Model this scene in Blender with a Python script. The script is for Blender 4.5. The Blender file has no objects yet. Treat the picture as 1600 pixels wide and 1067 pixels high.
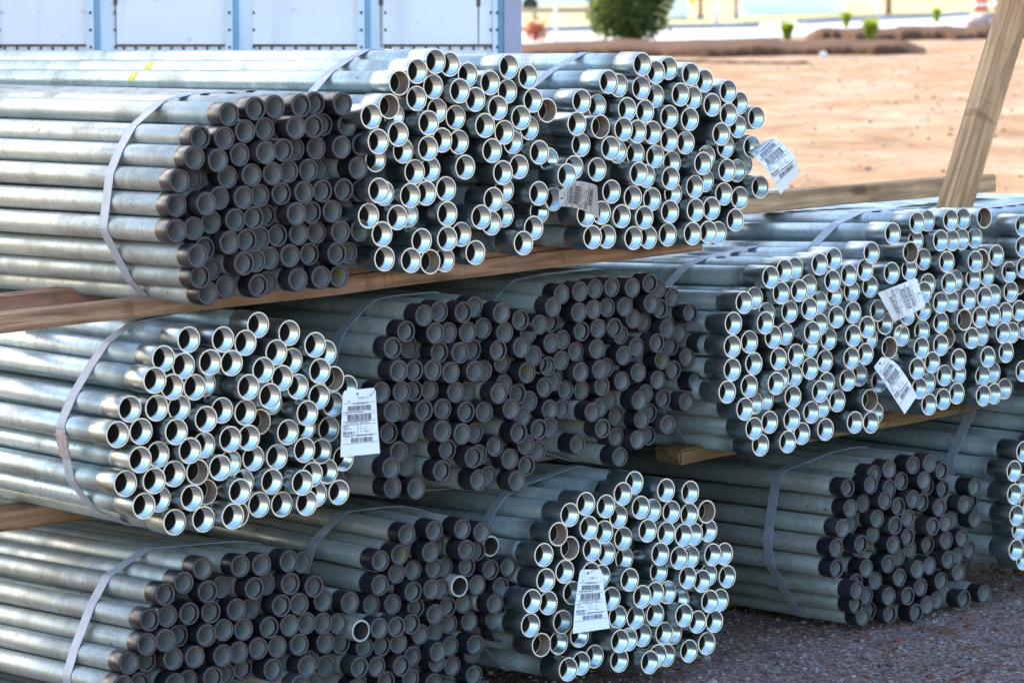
import bpy, bmesh, math, random
import numpy as np
from mathutils import Vector, Matrix

random.seed(7)
rng = np.random.default_rng(7)
R = math.radians
scene = bpy.context.scene
COL = scene.collection

# ------------------------------------------------------------------ camera, sky, sun, exposure
CAM_H = 1.72
F_PX = 4850.0                     # focal length in pixels of the 1600 px wide photograph
PITCH = math.atan((533.5 - 5.0) / F_PX)
cam_data = bpy.data.cameras.new("camera")
cam_data.sensor_width = 36.0
cam_data.sensor_fit = 'HORIZONTAL'
cam_data.lens = F_PX / 1600.0 * 36.0
cam_data.clip_start = 0.1
cam_data.clip_end = 2000.0
cam_data.dof.use_dof = True
cam_data.dof.focus_distance = 7.6
cam_data.dof.aperture_fstop = 7.5
cam = bpy.data.objects.new("camera", cam_data)
COL.objects.link(cam)
cam.location = (0, 0, CAM_H)
cam.rotation_euler = (math.pi / 2 - PITCH, 0, 0)
scene.camera = cam

SUN_EL = R(24.0)
SUN_AZ = math.atan2(-0.80, 1.0)   # measured from +Y towards +X
world = bpy.data.worlds.new("World")
scene.world = world
world.use_nodes = True
wn = world.node_tree.nodes
bg = wn["Background"]
sky = wn.new("ShaderNodeTexSky")
sky.sky_type = 'NISHITA'
sky.sun_disc = False
sky.sun_elevation = SUN_EL
sky.sun_rotation = SUN_AZ % (2 * math.pi)
sky.air_density = 1.0
sky.dust_density = 1.6
sky.ozone_density = 1.2
world.node_tree.links.new(sky.outputs[0], bg.inputs[0])
bg.inputs[1].default_value = 0.15
sun_dir = Vector((math.sin(SUN_AZ) * math.cos(SUN_EL), math.cos(SUN_AZ) * math.cos(SUN_EL), math.sin(SUN_EL)))
sd = bpy.data.lights.new("sun", 'SUN')
sd.energy = 2.5
sd.angle = R(0.53)
sd.color = (1.0, 0.90, 0.76)
sun = bpy.data.objects.new("sun", sd)
COL.objects.link(sun)
sun.rotation_euler = sun_dir.to_track_quat('Z', 'Y').to_euler()
sun.location = (-20, 30, 20)

vs = scene.view_settings
vs.view_transform = 'Standard'
vs.look = 'None'
vs.gamma = 1.0
vs.use_curve_mapping = False
vs.exposure = 2.15
scene.cycles.max_bounces = 8
scene.cycles.diffuse_bounces = 4
scene.cycles.glossy_bounces = 5
scene.cycles.use_denoising = True
scene.cycles.sample_clamp_indirect = 6.0

# ------------------------------------------------------------------ projection helpers
CP, SP = math.cos(PITCH), math.sin(PITCH)
CX, CY = 800.0, 533.5
CAMP = np.array([0.0, 0.0, CAM_H])


def ray(px, py):
    """World direction through a point of the photograph (1600 x 1067)."""
    xr = (px - CX) / F_PX
    yu = (CY - py) / F_PX
    d = np.array([xr, CP + yu * SP, -SP + yu * CP])
    return d / np.linalg.norm(d)


def project(P):
    d = np.asarray(P) - CAMP
    depth = d[1] * CP - d[2] * SP
    up = d[1] * SP + d[2] * CP
    return CX + F_PX * d[0] / depth, CY - F_PX * up / depth


def on_plane(px, py, O, nrm):
    d = ray(px, py)
    t = np.dot(np.asarray(O) - CAMP, nrm) / np.dot(d, nrm)
    return CAMP + d * t


def at_depth(px, py, Y):
    d = ray(px, py)
    return CAMP + d * (Y / d[1])


def unit(v):
    v = np.asarray(v, float)
    return v / np.linalg.norm(v)


# the stack's own axes: pipes run away to the left, the row runs away to the right, all on a slightly tilted yard
A0 = R(38.5)
T0 = R(2.9)
P0 = np.array([-math.sin(A0) * math.cos(T0), math.cos(A0), -math.sin(A0) * math.sin(T0)])
R0 = np.array([math.cos(A0) * math.cos(T0), math.sin(A0), math.cos(A0) * math.sin(T0)])
N0 = np.cross(R0, P0)
if N0[2] < 0:
    N0 = -N0
O0 = at_depth(800, 600, 7.35)     # a point of the plane the pipe ends lie in


def stack_pt(px, py, recess):
    return on_plane(px, py, O0 + P0 * recess, P0)


# ground height: level yard with the tilt near the stack, rising gently behind
_GY = [-2000, 0, 12, 22, 34, 50, 60, 80, 100, 130, 160, 220, 400, 1500]
_GZ = [0, 0, 0, .29, .353, .534, .73, .81, 1.0, 1.37, 1.885, 3.6, 12, 60]


def ground_z(x, y):
    w = np.clip((26 - y) / 14.0, 0, 1)
    xs = np.clip(x, -6, 6)
    return float(np.interp(y, _GY, _GZ) + 0.0507 * xs * w)


_ys = np.array([320, 200, 120, 85, 60, 40, 18, 0.0])
_zs = np.array([22, 34, 50, 60, 80, 100, 130, 160.0])


def bg_pt(px, py):
    """Point of the rising ground behind the yard seen at (px, py)."""
    Y = float(np.interp(-py, -_ys, _zs))
    return np.array([(px - CX) / F_PX * Y * 1.003, Y, ground_z((px - CX) / F_PX * Y, Y)])


# ------------------------------------------------------------------ mesh helpers
def link(name, me, mat=None, parent=None):
    o = bpy.data.objects.new(name, me)
    COL.objects.link(o)
    if mat is not None and me is not None:
        me.materials.clear()
        for m in (mat if isinstance(mat, (list, tuple)) else [mat]):
            me.materials.append(m)
    if parent is not None:
        o.parent = parent
    return o


def tag(o, label, cat, group=None, kind=None):
    if label:
        o["label"] = label
    if cat:
        o["category"] = cat
    if group:
        o["group"] = group
    if kind:
        o["kind"] = kind
    return o


def thing(name, label, cat, loc=(0, 0, 0), group=None):
    o = bpy.data.objects.new(name, None)
    o.empty_display_size = 0.1
    COL.objects.link(o)
    o.location = loc
    return tag(o, label, cat, group)


class MB:
    """Collects vertices and faces for one mesh."""

    def __init__(self):
        self.v, self.f, self.mi, self.sm = [], [], [], []

    def add(self, verts, faces, mi=0, smooth=False):
        b = len(self.v)
        self.v += [tuple(float(c) for c in p) for p in verts]
        for q in faces:
            self.f.append(tuple(b + i for i in q))
            self.mi.append(mi)
            self.sm.append(smooth)

    def box(self, c, ax, ay, az, mi=0, bevel=0.0):
        """Box around c with half-axis vectors."""
        c, ax, ay, az = (np.asarray(t, float) for t in (c, ax, ay, az))
        if bevel <= 0:
            s = [(-1, -1, -1), (1, -1, -1), (1, 1, -1), (-1, 1, -1), (-1, -1, 1), (1, -1, 1), (1, 1, 1), (-1, 1, 1)]
            vv = [c + ax * i + ay * j + az * k for i, j, k in s]
            ff = [(0, 3, 2, 1), (4, 5, 6, 7), (0, 1, 5, 4), (1, 2, 6, 5), (2, 3, 7, 6), (3, 0, 4, 7)]
            if np.dot(np.cross(ax, ay), az) < 0:
                ff = [q[::-1] for q in ff]
            self.add(vv, ff, mi)
            return
        lx, ly, lz = (np.linalg.norm(t) for t in (ax, ay, az))
        ux, uy, uz = ax / lx, ay / ly, az / lz
        bm = bmesh.new()
        bmesh.ops.create_cube(bm, size=2.0)
        for vtx in bm.verts:
            vtx.co = Vector((vtx.co.x * lx, vtx.co.y * ly, vtx.co.z * lz))
        bmesh.ops.bevel(bm, geom=list(bm.edges), offset=bevel, segments=2, affect='EDGES', profile=0.6)
        bm.verts.index_update()
        vv = [c + ux * p.co.x + uy * p.co.y + uz * p.co.z for p in bm.verts]
        ff = [[w.index for w in q.verts] for q in bm.faces]
        if np.dot(np.cross(ux, uy), uz) < 0:
            ff = [q[::-1] for q in ff]
        self.add(vv, ff, mi)
        bm.free()

    def abox(self, x0, x1, y0, y1, z0, z1, mi=0, bevel=0.0):
        self.box(((x0 + x1) / 2, (y0 + y1) / 2, (z0 + z1) / 2), ((x1 - x0) / 2, 0, 0), (0, (y1 - y0) / 2, 0), (0, 0, (z1 - z0) / 2), mi, bevel)

    def ringwall(self, prof, segs=28, mi=0, smooth=True, cap0=False):
        """Surface of revolution round local z; prof is a list of (radius, z). Each call is its own smooth patch."""
        vv, ff = [], []
        n = len(prof)
        for (r, z) in prof:
            for k in range(segs):
                a = 2 * math.pi * k / segs
                vv.append((r * math.cos(a), r * math.sin(a), z))
        for i in range(n - 1):
            for k in range(segs):
                k2 = (k + 1) % segs
                ff.append((i * segs + k, i * segs + k2, (i + 1) * segs + k2, (i + 1) * segs + k))
        if cap0:
            ff.append(tuple(range((n - 1) * segs, n * segs)))
        self.add(vv, ff, mi, smooth)

    def tube(self, pts, rad, segs=8, mi=0):
        pts = [np.asarray(p, float) for p in pts]
        vv, ff = [], []
        n = len(pts)
        for i, p in enumerate(pts):
            d = unit(pts[min(i + 1, n - 1)] - pts[max(i - 1, 0)])
            h = np.array([0, 0, 1.0]) if abs(d[2]) < 0.9 else np.array([1.0, 0, 0])
            a = unit(np.cross(d, h))
            b = np.cross(d, a)
            r = rad[i] if isinstance(rad, (list, tuple)) else rad
            for k in range(segs):
                t = 2 * math.pi * k / segs
                vv.append(p + a * r * math.cos(t) + b * r * math.sin(t))
        for i in range(n - 1):
            for k in range(segs):
                k2 = (k + 1) % segs
                ff.append((i * segs + k, i * segs + k2, (i + 1) * segs + k2, (i + 1) * segs + k))
        ff.append(tuple(range(segs))[::-1])
        ff.append(tuple((n - 1) * segs + k for k in range(segs)))
        self.add(vv, ff, mi, True)

    def mesh(self, name):
        me = bpy.data.meshes.new(name)
        me.from_pydata(self.v, [], self.f)
        me.polygons.foreach_set("material_index", self.mi)
        me.polygons.foreach_set("use_smooth", self.sm)
        me.update()
        return me

    def build(self, name, mat, parent=None):
        return link(name, self.mesh(name), mat, parent)


# ------------------------------------------------------------------ materials
class NT:
    def __init__(self, name):
        self.m = bpy.data.materials.new(name)
        self.m.use_nodes = True
        self.nt = self.m.node_tree
        self.b = self.nt.nodes["Principled BSDF"]

    def n(self, t, **kw):
        nd = self.nt.nodes.new(t)
        for k, val in kw.items():
            if k.startswith("i_"):
                key = k[2:]
                nd.inputs[int(key) if key.isdigit() else key].default_value = val
            else:
                setattr(nd, k, val)
        return nd

    def l(self, a, b):
        self.nt.links.new(a, b)

    def noise(self, vec, scale, detail=4, rough=0.55, dist=0.0):
        nd = self.n("ShaderNodeTexNoise")
        nd.inputs["Scale"].default_value = scale
        nd.inputs["Detail"].default_value = detail
        nd.inputs["Roughness"].default_value = rough
        nd.inputs["Distortion"].default_value = dist
        if vec is not None:
            self.l(vec, nd.inputs["Vector"])
        return nd.outputs["Fac"]

    def ramp(self, fac, stops):
        nd = self.n("ShaderNodeValToRGB")
        els = nd.color_ramp.elements
        while len(els) < len(stops):
            els.new(0.5)
        for e, (p, c) in zip(els, stops):
            e.position = p
            e.color = (c, c, c, 1) if isinstance(c, (int, float)) else (*c, 1)
        self.l(fac, nd.inputs[0])
        return nd.outputs[0]

    def mix(self, fac, a, b, blend='MIX'):
        nd = self.n("ShaderNodeMix")
        nd.data_type = 'RGBA'
        nd.blend_type = blend
        for s, val in ((nd.inputs[0], fac), (nd.inputs[6], a), (nd.inputs[7], b)):
            if isinstance(val, (int, float)):
                s.default_value = val
            elif isinstance(val, (tuple, list)):
                s.default_value = (*val, 1)
            else:
                self.l(val, s)
        return nd.outputs[2]

    def math(self, op, a, b=0.0, clamp=False):
        nd = self.n("ShaderNodeMath", operation=op)
        nd.use_clamp = clamp
        for s, val in zip(nd.inputs, (a, b)):
            if isinstance(val, (int, float)):
                s.default_value = val
            else:
                self.l(val, s)
        return nd.outputs[0]

    def coords(self, scale=(1, 1, 1), rnd=True, which="Object"):
        tc = self.n("ShaderNodeTexCoord")
        mp = self.n("ShaderNodeMapping")
        mp.inputs["Scale"].default_value = scale
        self.l(tc.outputs[which], mp.inputs[0])
        if rnd:
            oi = self.n("ShaderNodeObjectInfo")
            off = self.math('MULTIPLY', oi.outputs["Random"], 57.0)
            cb = self.n("ShaderNodeCombineXYZ")
            for i in range(3):
                self.l(off, cb.inputs[i])
            self.l(cb.outputs[0], mp.inputs["Location"])
        return mp.outputs[0]

    def rand(self):
        return self.n("ShaderNodeObjectInfo").outputs["Random"]

    def bump(self, h, strength=0.3, dist=0.002):
        nd = self.n("ShaderNodeBump")
        nd.inputs["Strength"].default_value = strength
        nd.inputs["Distance"].default_value = dist
        self.l(h, nd.inputs["Height"])
        self.l(nd.outputs[0], self.b.inputs["Normal"])

    def set(self, **kw):
        for k, val in kw.items():
            s = self.b.inputs[k.replace("_", " ")]
            if isinstance(val, (int, float)):
                s.default_value = val
            elif isinstance(val, (tuple, list)):
                s.default_value = (*val, 1)
            else:
                self.l(val, s)
        return self.m


def plain(name, col, rough=0.6, metal=0.0, var=0.12, scale=6.0, bump=0.0):
    spec = 0.5 if rough < 0.85 else 0.06
    t = NT(name)
    c = t.coords()
    f = t.noise(c, scale, 5)
    lo = tuple(x * (1 - var) for x in col)
    hi = tuple(min(1, x * (1 + var)) for x in col)
    t.set(Base_Color=t.ramp(f, [(0.3, lo), (0.7, hi)]), Roughness=rough, Metallic=metal, Specular_IOR_Level=spec)
    if bump:
        t.bump(f, bump, 0.01)
    return t.m


def galvanised(name, base, dirt, metal, rough, end_stain):
    t = NT(name)
    c = t.coords((1, 1, 1))
    long = t.coords((30, 30, 3.0))
    ring = t.coords((4, 4, 26))
    rnd = t.rand()
    spangle = t.n("ShaderNodeTexVoronoi")
    spangle.inputs["Scale"].default_value = 140
    t.l(c, spangle.inputs["Vector"])
    sp = t.ramp(spangle.outputs["Color"], [(0.0, 0.86), (1.0, 1.12)])
    blotch = t.noise(c, 9.0, 5, 0.6)
    streak = t.noise(long, 1.0, 4, 0.6)
    rings = t.noise(ring, 1.0, 3, 0.6)
    tint = t.ramp(rnd, [(0.0, tuple(x * 0.84 for x in base)), (0.5, base), (1.0, tuple(min(1, x * 1.10) for x in base))])
    col = t.mix(1.0, tint, sp, 'MULTIPLY')
    d1 = t.math('MULTIPLY', t.ramp(blotch, [(0.46, 0.0), (0.70, 1.0)]), 0.65)
    col = t.mix(d1, col, dirt)
    d2 = t.math('MULTIPLY', t.ramp(streak, [(0.56, 0.0), (0.75, 1.0)]), 0.5)
    col = t.mix(d2, col, tuple(x * 0.55 for x in dirt))
    d3 = t.math('MULTIPLY', t.ramp(rings, [(0.55, 0.0), (0.68, 1.0)]), 0.35)
    col = t.mix(d3, col, tuple(min(1, x * 1.25) for x in base))
    scuff = t.ramp(t.noise(t.coords((9, 9, 34)), 1.6, 6, 0.7), [(0.60, 0.0), (0.68, 1.0)])
    col = t.mix(t.math('MULTIPLY', scuff, 0.5), col, (0.17, 0.165, 0.16))
    spot = t.ramp(t.noise(c, 60.0, 2, 0.5), [(0.70, 0.0), (0.76, 1.0)])
    col = t.mix(t.math('MULTIPLY', spot, 0.8), col, (0.06, 0.055, 0.05))
    if end_stain:
        # dark grease ring behind the coupling, with its own ragged edge
        tc = t.n("ShaderNodeTexCoord")
        sx = t.n("ShaderNodeSeparateXYZ")
        t.l(tc.outputs["Object"], sx.inputs[0])
        zz = t.math('ADD', sx.outputs[2], t.math('MULTIPLY', t.math('SUBTRACT', blotch, 0.5), 0.08))
        ringm = t.ramp(zz, [(0.070, 0.0), (0.088, 1.0), (0.105, 0.8), (0.150, 0.0)])
        amt = t.math('MULTIPLY', ringm, t.ramp(rnd, [(0.2, 0.1), (0.9, 0.75)]))
        col = t.mix(amt, col, (0.075, 0.068, 0.06))
    rg = t.ramp(blotch, [(0.3, rough - 0.08), (0.7, rough + 0.16)])
    t.set(Base_Color=col, Metallic=metal, Roughness=rg)
    t.bump(t.noise(c, 45.0, 3, 0.6), 0.10, 0.0015)
    return t.m


M = {}
M['galv'] = galvanised("galvanised_steel", (0.47, 0.56, 0.57), (0.25, 0.24, 0.205), 0.60, 0.40, True)
M['galv_dull'] = galvanised("dull_galvanised_steel", (0.39, 0.42, 0.395), (0.20, 0.19, 0.155), 0.50, 0.46, False)


def coupling_mat():
    t = NT("bright_zinc_coupling")
    c = t.coords()
    f = t.noise(c, 22.0, 4)
    st = t.noise(t.coords((50, 50, 4)), 1.0, 3)
    tint = t.ramp(t.rand(), [(0, (0.27, 0.32, 0.335)), (1, (0.46, 0.52, 0.53))])
    col = t.mix(t.math('MULTIPLY', t.ramp(f, [(0.45, 0.0), (0.75, 1.0)]), 0.5), tint, (0.36, 0.35, 0.33))
    col = t.mix(t.math('MULTIPLY', t.ramp(st, [(0.55, 0.0), (0.7, 1.0)]), 0.3), col, (0.85, 0.86, 0.86))
    t.set(Base_Color=col, Metallic=1.0, Roughness=t.ramp(f, [(0.3, 0.30), (0.7, 0.44)]))
    t.bump(f, 0.06, 0.001)
    return t.m


M['coup'] = coupling_mat()


def coupling_in_mat():
    t = NT("zinc_coupling_thread")
    tc = t.n("ShaderNodeTexCoord")
    sx = t.n("ShaderNodeSeparateXYZ")
    t.l(tc.outputs["Object"], sx.inputs[0])
    f = t.noise(t.coords(), 30.0, 4)
    col = t.ramp(f, [(0.3, (0.52, 0.63, 0.65)), (0.7, (0.66, 0.78, 0.80))])
    t.set(Base_Color=col, Metallic=0.95, Roughness=0.24)
    return t.m


M['coup_in'] = coupling_in_mat()
M['coup_dirty'] = plain('rusty_thread', (0.22, 0.16, 0.12), 0.6, 0.4, 0.4, 40.0)


def bare_edge_mat():
    t = NT("cut_steel_rim")
    f = t.noise(t.coords(), 60.0, 3)
    t.set(Base_Color=t.ramp(f, [(0.3, (0.90, 0.70, 0.49)), (0.7, (0.97, 0.82, 0.62))]), Metallic=0.0, Roughness=0.35)
    return t.m


M['rim'] = bare_edge_mat()


def cap_mat(name, lo, hi, rough):
    t = NT(name)
    c = t.coords()
    f = t.noise(c, 26.0, 5, 0.65)
    d = t.noise(c, 7.0, 3)
    col = t.ramp(f, [(0.3, lo), (0.75, hi)])
    col = t.mix(t.math('MULTIPLY', t.ramp(d, [(0.5, 0.0), (0.75, 1.0)]), 0.22), col, (0.12, 0.105, 0.10))
    dust = t.ramp(t.rand(), [(0.0, 0.0), (0.8, 0.03), (1.0, 0.18)])
    col = t.mix(t.math('MULTIPLY', dust, t.ramp(f, [(0.35, 0.3), (0.65, 1.0)])), col, (0.20, 0.175, 0.155))
    t.set(Base_Color=col, Roughness=t.ramp(f, [(0.3, rough - 0.08), (0.7, rough + 0.12)]))
    t.bump(f, 0.08, 0.001)
    return t.m


M['bare_rim'] = plain('dull_pipe_rim', (0.46, 0.45, 0.43), 0.5, 0.2, 0.2, 40.0)
M['cap'] = cap_mat("black_plastic_protector", (0.006, 0.006, 0.010), (0.018, 0.017, 0.025), 0.36)
M['cap_face'] = cap_mat("worn_brown_protector_face", (0.045, 0.031, 0.029), (0.10, 0.073, 0.068), 0.6)
M['cap_in'] = plain("grey_bore_lining", (0.44, 0.46, 0.455), 0.40, 0.35, 0.25, 18.0)
M['cap_in_y'] = None
t = NT("bore_lining_with_yellow_paint")
f_ = t.noise(t.coords(), 38.0, 3)
t.set(Base_Color=t.mix(t.ramp(f_, [(0.36, 1.0), (0.52, 0.0)]), (0.27, 0.285, 0.285), (0.36, 0.31, 0.06)), Roughness=0.55)
M['cap_in_y'] = t.m
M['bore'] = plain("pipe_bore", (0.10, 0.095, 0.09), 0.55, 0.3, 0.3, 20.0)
M['strap'] = plain("blue_grey_steel_strap", (0.31, 0.34, 0.39), 0.5, 0.0, 0.15, 25.0)
M['seal'] = plain("strap_seal_steel", (0.42, 0.41, 0.44), 0.35, 0.6, 0.2, 30.0)
M['wire'] = plain("tie_wire", (0.25, 0.25, 0.26), 0.4, 0.8)
M['yellow'] = plain("yellow_sticker", (0.70, 0.58, 0.03), 0.5)


def wood_mat(name, light, dark, grey=0.0):
    t = NT(name)
    c = t.coords((1.2, 14, 14))
    c2 = t.coords((3.5, 9, 9))
    g = t.noise(c, 3.0, 6, 0.6, 0.6)
    w = t.n("ShaderNodeTexWave")
    w.wave_type = 'RINGS'
    w.inputs["Scale"].default_value = 1.7
    w.inputs["Distortion"].default_value = 5.0
    w.inputs["Detail"].default_value = 3.0
    t.l(t.coords((0.8, 8, 8)), w.inputs["Vector"])
    col = t.ramp(g, [(0.34, tuple(x * 0.75 for x in dark)), (0.62, tuple(min(1, x * 1.08) for x in light))])
    col = t.mix(t.math('MULTIPLY', w.outputs["Fac"], 0.32), col, tuple(x * 0.55 for x in dark))
    blot = t.ramp(t.noise(c2, 1.5, 4), [(0.45, 0.0), (0.75, 1.0)])
    col = t.mix(t.math('MULTIPLY', blot, 0.45), col, tuple(x * 0.5 for x in dark))
    crack = t.ramp(t.noise(t.coords((2.2, 80, 80)), 1.0, 3, 0.6), [(0.30, 1.0), (0.38, 0.0)])
    col = t.mix(t.math('MULTIPLY', crack, 0.4), col, tuple(x * 0.3 for x in dark))
    cross = t.ramp(t.noise(t.coords((18, 3, 3)), 1.0, 3, 0.6), [(0.60, 0.0), (0.70, 1.0)])
    col = t.mix(t.math('MULTIPLY', cross, 0.6), col, tuple(x * 0.5 for x in dark))
    kn = t.n("ShaderNodeTexVoronoi")
    kn.inputs["Scale"].default_value = 1.0
    t.l(t.coords((4.2, 12, 12)), kn.inputs["Vector"])
    knot = t.ramp(kn.outputs["Distance"], [(0.10, 1.0), (0.22, 0.0)])
    col = t.mix(t.math('MULTIPLY', knot, 0.75), col, (0.07, 0.035, 0.018))
    if grey:
        gm = t.ramp(t.noise(t.coords((1.5, 5, 5)), 2.0, 4), [(0.40, 0.0), (0.65, grey)])
        col = t.mix(gm, col, (0.40, 0.38, 0.36))
    t.set(Base_Color=col, Roughness=0.8, Specular_IOR_Level=0.2)
    t.bump(t.math('SUBTRACT', g, crack), 0.5, 0.004)
    return t.m


M['wood_pink'] = wood_mat("fresh_pine", (0.50, 0.27, 0.18), (0.33, 0.16, 0.10))
M['wood_brown'] = wood_mat("weathered_pine", (0.45, 0.265, 0.165), (0.25, 0.135, 0.08))
M['wood_grey'] = wood_mat("greying_pine", (0.62, 0.37, 0.19), (0.42, 0.225, 0.11), 0.05)
M['wood_yellow'] = wood_mat("yellowish_pine", (0.27, 0.165, 0.075), (0.15, 0.085, 0.04))
t = NT("white_card")
f_ = t.noise(t.coords(), 14.0, 5, 0.6)
g_ = t.noise(t.coords(), 55.0, 4, 0.6)
cc_ = t.mix(t.math('MULTIPLY', t.ramp(f_, [(0.56, 0.0), (0.72, 1.0)]), 0.5), (0.80, 0.80, 0.81), (0.42, 0.36, 0.32))
t.set(Base_Color=t.mix(t.math('MULTIPLY', t.ramp(g_, [(0.62, 0.0), (0.70, 1.0)]), 0.35), cc_, (0.45, 0.43, 0.42)), Roughness=0.55)
t.bump(f_, 0.5, 0.004)
M['paper'] = t.m
M['ink'] = plain("printing_ink", (0.05, 0.05, 0.065), 0.6)
M['trailer'] = None


def trailer_mat():
    t = NT("white_trailer_skin")
    c = t.coords((1, 1, 1), rnd=True)
    f = t.noise(c, 2.2, 5)
    fine = t.noise(c, 30.0, 3)
    run = t.noise(t.coords((12, 12, 0.8)), 1.0, 4)
    col = t.ramp(f, [(0.3, (0.76, 0.73, 0.735)), (0.7, (0.85, 0.82, 0.82))])
    col = t.mix(t.math('MULTIPLY', t.ramp(run, [(0.52, 0.0), (0.75, 1.0)]), 0.45), col, (0.50, 0.47, 0.46))
    col = t.mix(t.math('MULTIPLY', t.ramp(fine, [(0.66, 0.0), (0.72, 1.0)]), 0.4), col, (0.40, 0.36, 0.34))
    t.set(Base_Color=col, Roughness=0.42)
    t.bump(f, 0.5, 0.03)
    return t.m


M['trailer'] = trailer_mat()
M['trailer_blue'] = plain("blue_grey_paint", (0.20, 0.36, 0.50), 0.45, 0.0, 0.15, 4.0)
M['trailer_pale'] = plain("pale_blue_post_paint", (0.64, 0.69, 0.76), 0.45, 0.0, 0.1, 4.0)
M['trailer_corner'] = plain("mauve_grey_corner_paint", (0.36, 0.33, 0.42), 0.5, 0.0, 0.12, 4.0)
M['rust'] = plain("rusty_steel", (0.13, 0.075, 0.06), 0.8, 0.0, 0.4, 20.0)
M['rivet'] = plain("dark_rivet", (0.10, 0.09, 0.10), 0.6, 0.3)
M['tyre'] = plain("tyre_rubber", (0.02, 0.02, 0.02), 0.8)


def ground_mat():
    t = NT("yard_ground")
    c = t.coords((1, 1, 1), rnd=False)
    sx = t.n("ShaderNodeSeparateXYZ")
    t.l(c, sx.inputs[0])
    wide = t.coords((0.12, 0.08, 0.1), rnd=False)
    big = t.noise(wide, 4.0, 5, 0.6, 0.5)
    mid = t.noise(t.coords((0.6, 0.25, 0.6), rnd=False), 3.0, 5, 0.65)
    fine = t.noise(c, 16.0, 5, 0.7)
    grit = t.noise(c, 75.0, 4, 0.75)
    dirt = t.ramp(mid, [(0.28, (0.23, 0.125, 0.065)), (0.52, (0.38, 0.235, 0.135)), (0.72, (0.50, 0.36, 0.24))])
    pale = t.ramp(mid, [(0.3, (0.42, 0.31, 0.22)), (0.7, (0.56, 0.46, 0.37))])
    col = t.mix(t.math('MULTIPLY', t.ramp(big, [(0.42, 0.0), (0.66, 1.0)]), 0.6), dirt, pale)
    col = t.mix(t.math('MULTIPLY', t.ramp(fine, [(0.42, 0.0), (0.70, 1.0)]), 0.6), col, (0.17, 0.09, 0.045))
    gravel = t.ramp(grit, [(0.32, (0.055, 0.032, 0.026)), (0.5, (0.25, 0.17, 0.145)), (0.68, (0.62, 0.52, 0.49))])
    gravel = t.mix(t.math('MULTIPLY', t.ramp(fine, [(0.45, 0.0), (0.7, 1.0)]), 0.55), gravel, (0.12, 0.058, 0.038))
    yy = t.math('ADD', sx.outputs[1], t.math('MULTIPLY', t.math('SUBTRACT', fine, 0.5), 3.0))
    # gravel strip round the stack: y between about 5 and 13 m
    zone = t.ramp(t.math('MULTIPLY', yy, 0.05), [(0.20, 0.0), (0.25, 1.0), (0.60, 1.0), (0.68, 0.0)])
    xx = t.math('ADD', sx.outputs[0], t.math('MULTIPLY', t.math('SUBTRACT', mid, 0.5), 2.0))
    zone = t.math('MULTIPLY', zone, t.ramp(t.math('ADD', t.math('MULTIPLY', xx, 0.1), 0.5), [(0.22, 0.0), (0.32, 1.0)]))
    col = t.mix(zone, col, gravel)
    t.set(Base_Color=col, Roughness=0.95, Specular_IOR_Level=0.05)
    h = t.math('ADD', fine, t.math('MULTIPLY', grit, 0.5))
    t.bump(h, 0.6, 0.03)
    return t.m


M['ground'] = ground_mat()
M['pebble'] = plain("gravel_stone", (0.21, 0.16, 0.15), 0.9, 0.0, 0.7, 9.0)
M['mulch'] = plain("bark_mulch", (0.085, 0.036, 0.017), 0.95, 0.0, 0.5, 8.0, 0.5)
M['road'] = plain("pale_concrete", (0.55, 0.52, 0.50), 0.9, 0.0, 0.08, 1.5)
M['kerb'] = plain("kerb_concrete", (0.34, 0.33, 0.34), 0.9, 0.0, 0.12, 3.0)
M['lawn'] = plain("dry_lawn", (0.42, 0.39, 0.19), 0.95, 0.0, 0.3, 0.6)


def leaf_mat(name, lo, hi):
    t = NT(name)
    f = t.noise(t.coords((1, 1, 1), rnd=False), 3.5, 4)
    col = t.ramp(f, [(0.3, lo), (0.7, hi)])
    t.set(Base_Color=col, Roughness=0.6)
    tr = t.n("ShaderNodeBsdfTranslucent")
    t.l(t.mix(1.0, col, (1.3, 1.5, 0.5), 'MULTIPLY'), tr.inputs[0])
    mx = t.n("ShaderNodeMixShader")
    mx.inputs[0].default_value = 0.5
    out = t.nt.nodes["Material Output"]
    t.l(t.b.outputs[0], mx.inputs[1])
    t.l(tr.outputs[0], mx.inputs[2])
    t.l(mx.outputs[0], out.inputs[0])
    return t.m


M['leaf'] = leaf_mat("shrub_leaf", (0.045, 0.075, 0.025), (0.13, 0.15, 0.04))
M['blade'] = leaf_mat("grass_blade", (0.16, 0.22, 0.02), (0.34, 0.36, 0.05))
M['redleaf'] = leaf_mat("red_leaf", (0.30, 0.06, 0.06), (0.38, 0.14, 0.09))
M['bark'] = plain("bark", (0.09, 0.06, 0.04), 0.9)
M['redpost'] = plain("red_post_paint", (0.40, 0.07, 0.05), 0.5)
M['whitepost'] = plain("white_post_paint", (0.80, 0.80, 0.78), 0.5)
M['concrete'] = plain("post_footing_concrete", (0.34, 0.30, 0.29), 0.9)
M['barrel_o'] = plain("orange_barrel_plastic", (0.72, 0.10, 0.02), 0.45)
M['barrel_w'] = plain("white_reflective_band", (0.82, 0.80, 0.82), 0.4)
M['rock'] = plain("pink_grey_rock", (0.38, 0.27, 0.24), 0.95, 0.0, 0.3, 3.0, 0.5)
M['guard'] = plain("tan_rail", (0.42, 0.29, 0.22), 0.7)
M['carpaint'] = plain("white_car_paint", (0.80, 0.80, 0.80), 0.25)
M['glass'] = plain("dark_glass", (0.04, 0.05, 0.06), 0.1)
M['sign_y'] = plain("yellow_sign", (0.70, 0.45, 0.03), 0.5)

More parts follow.
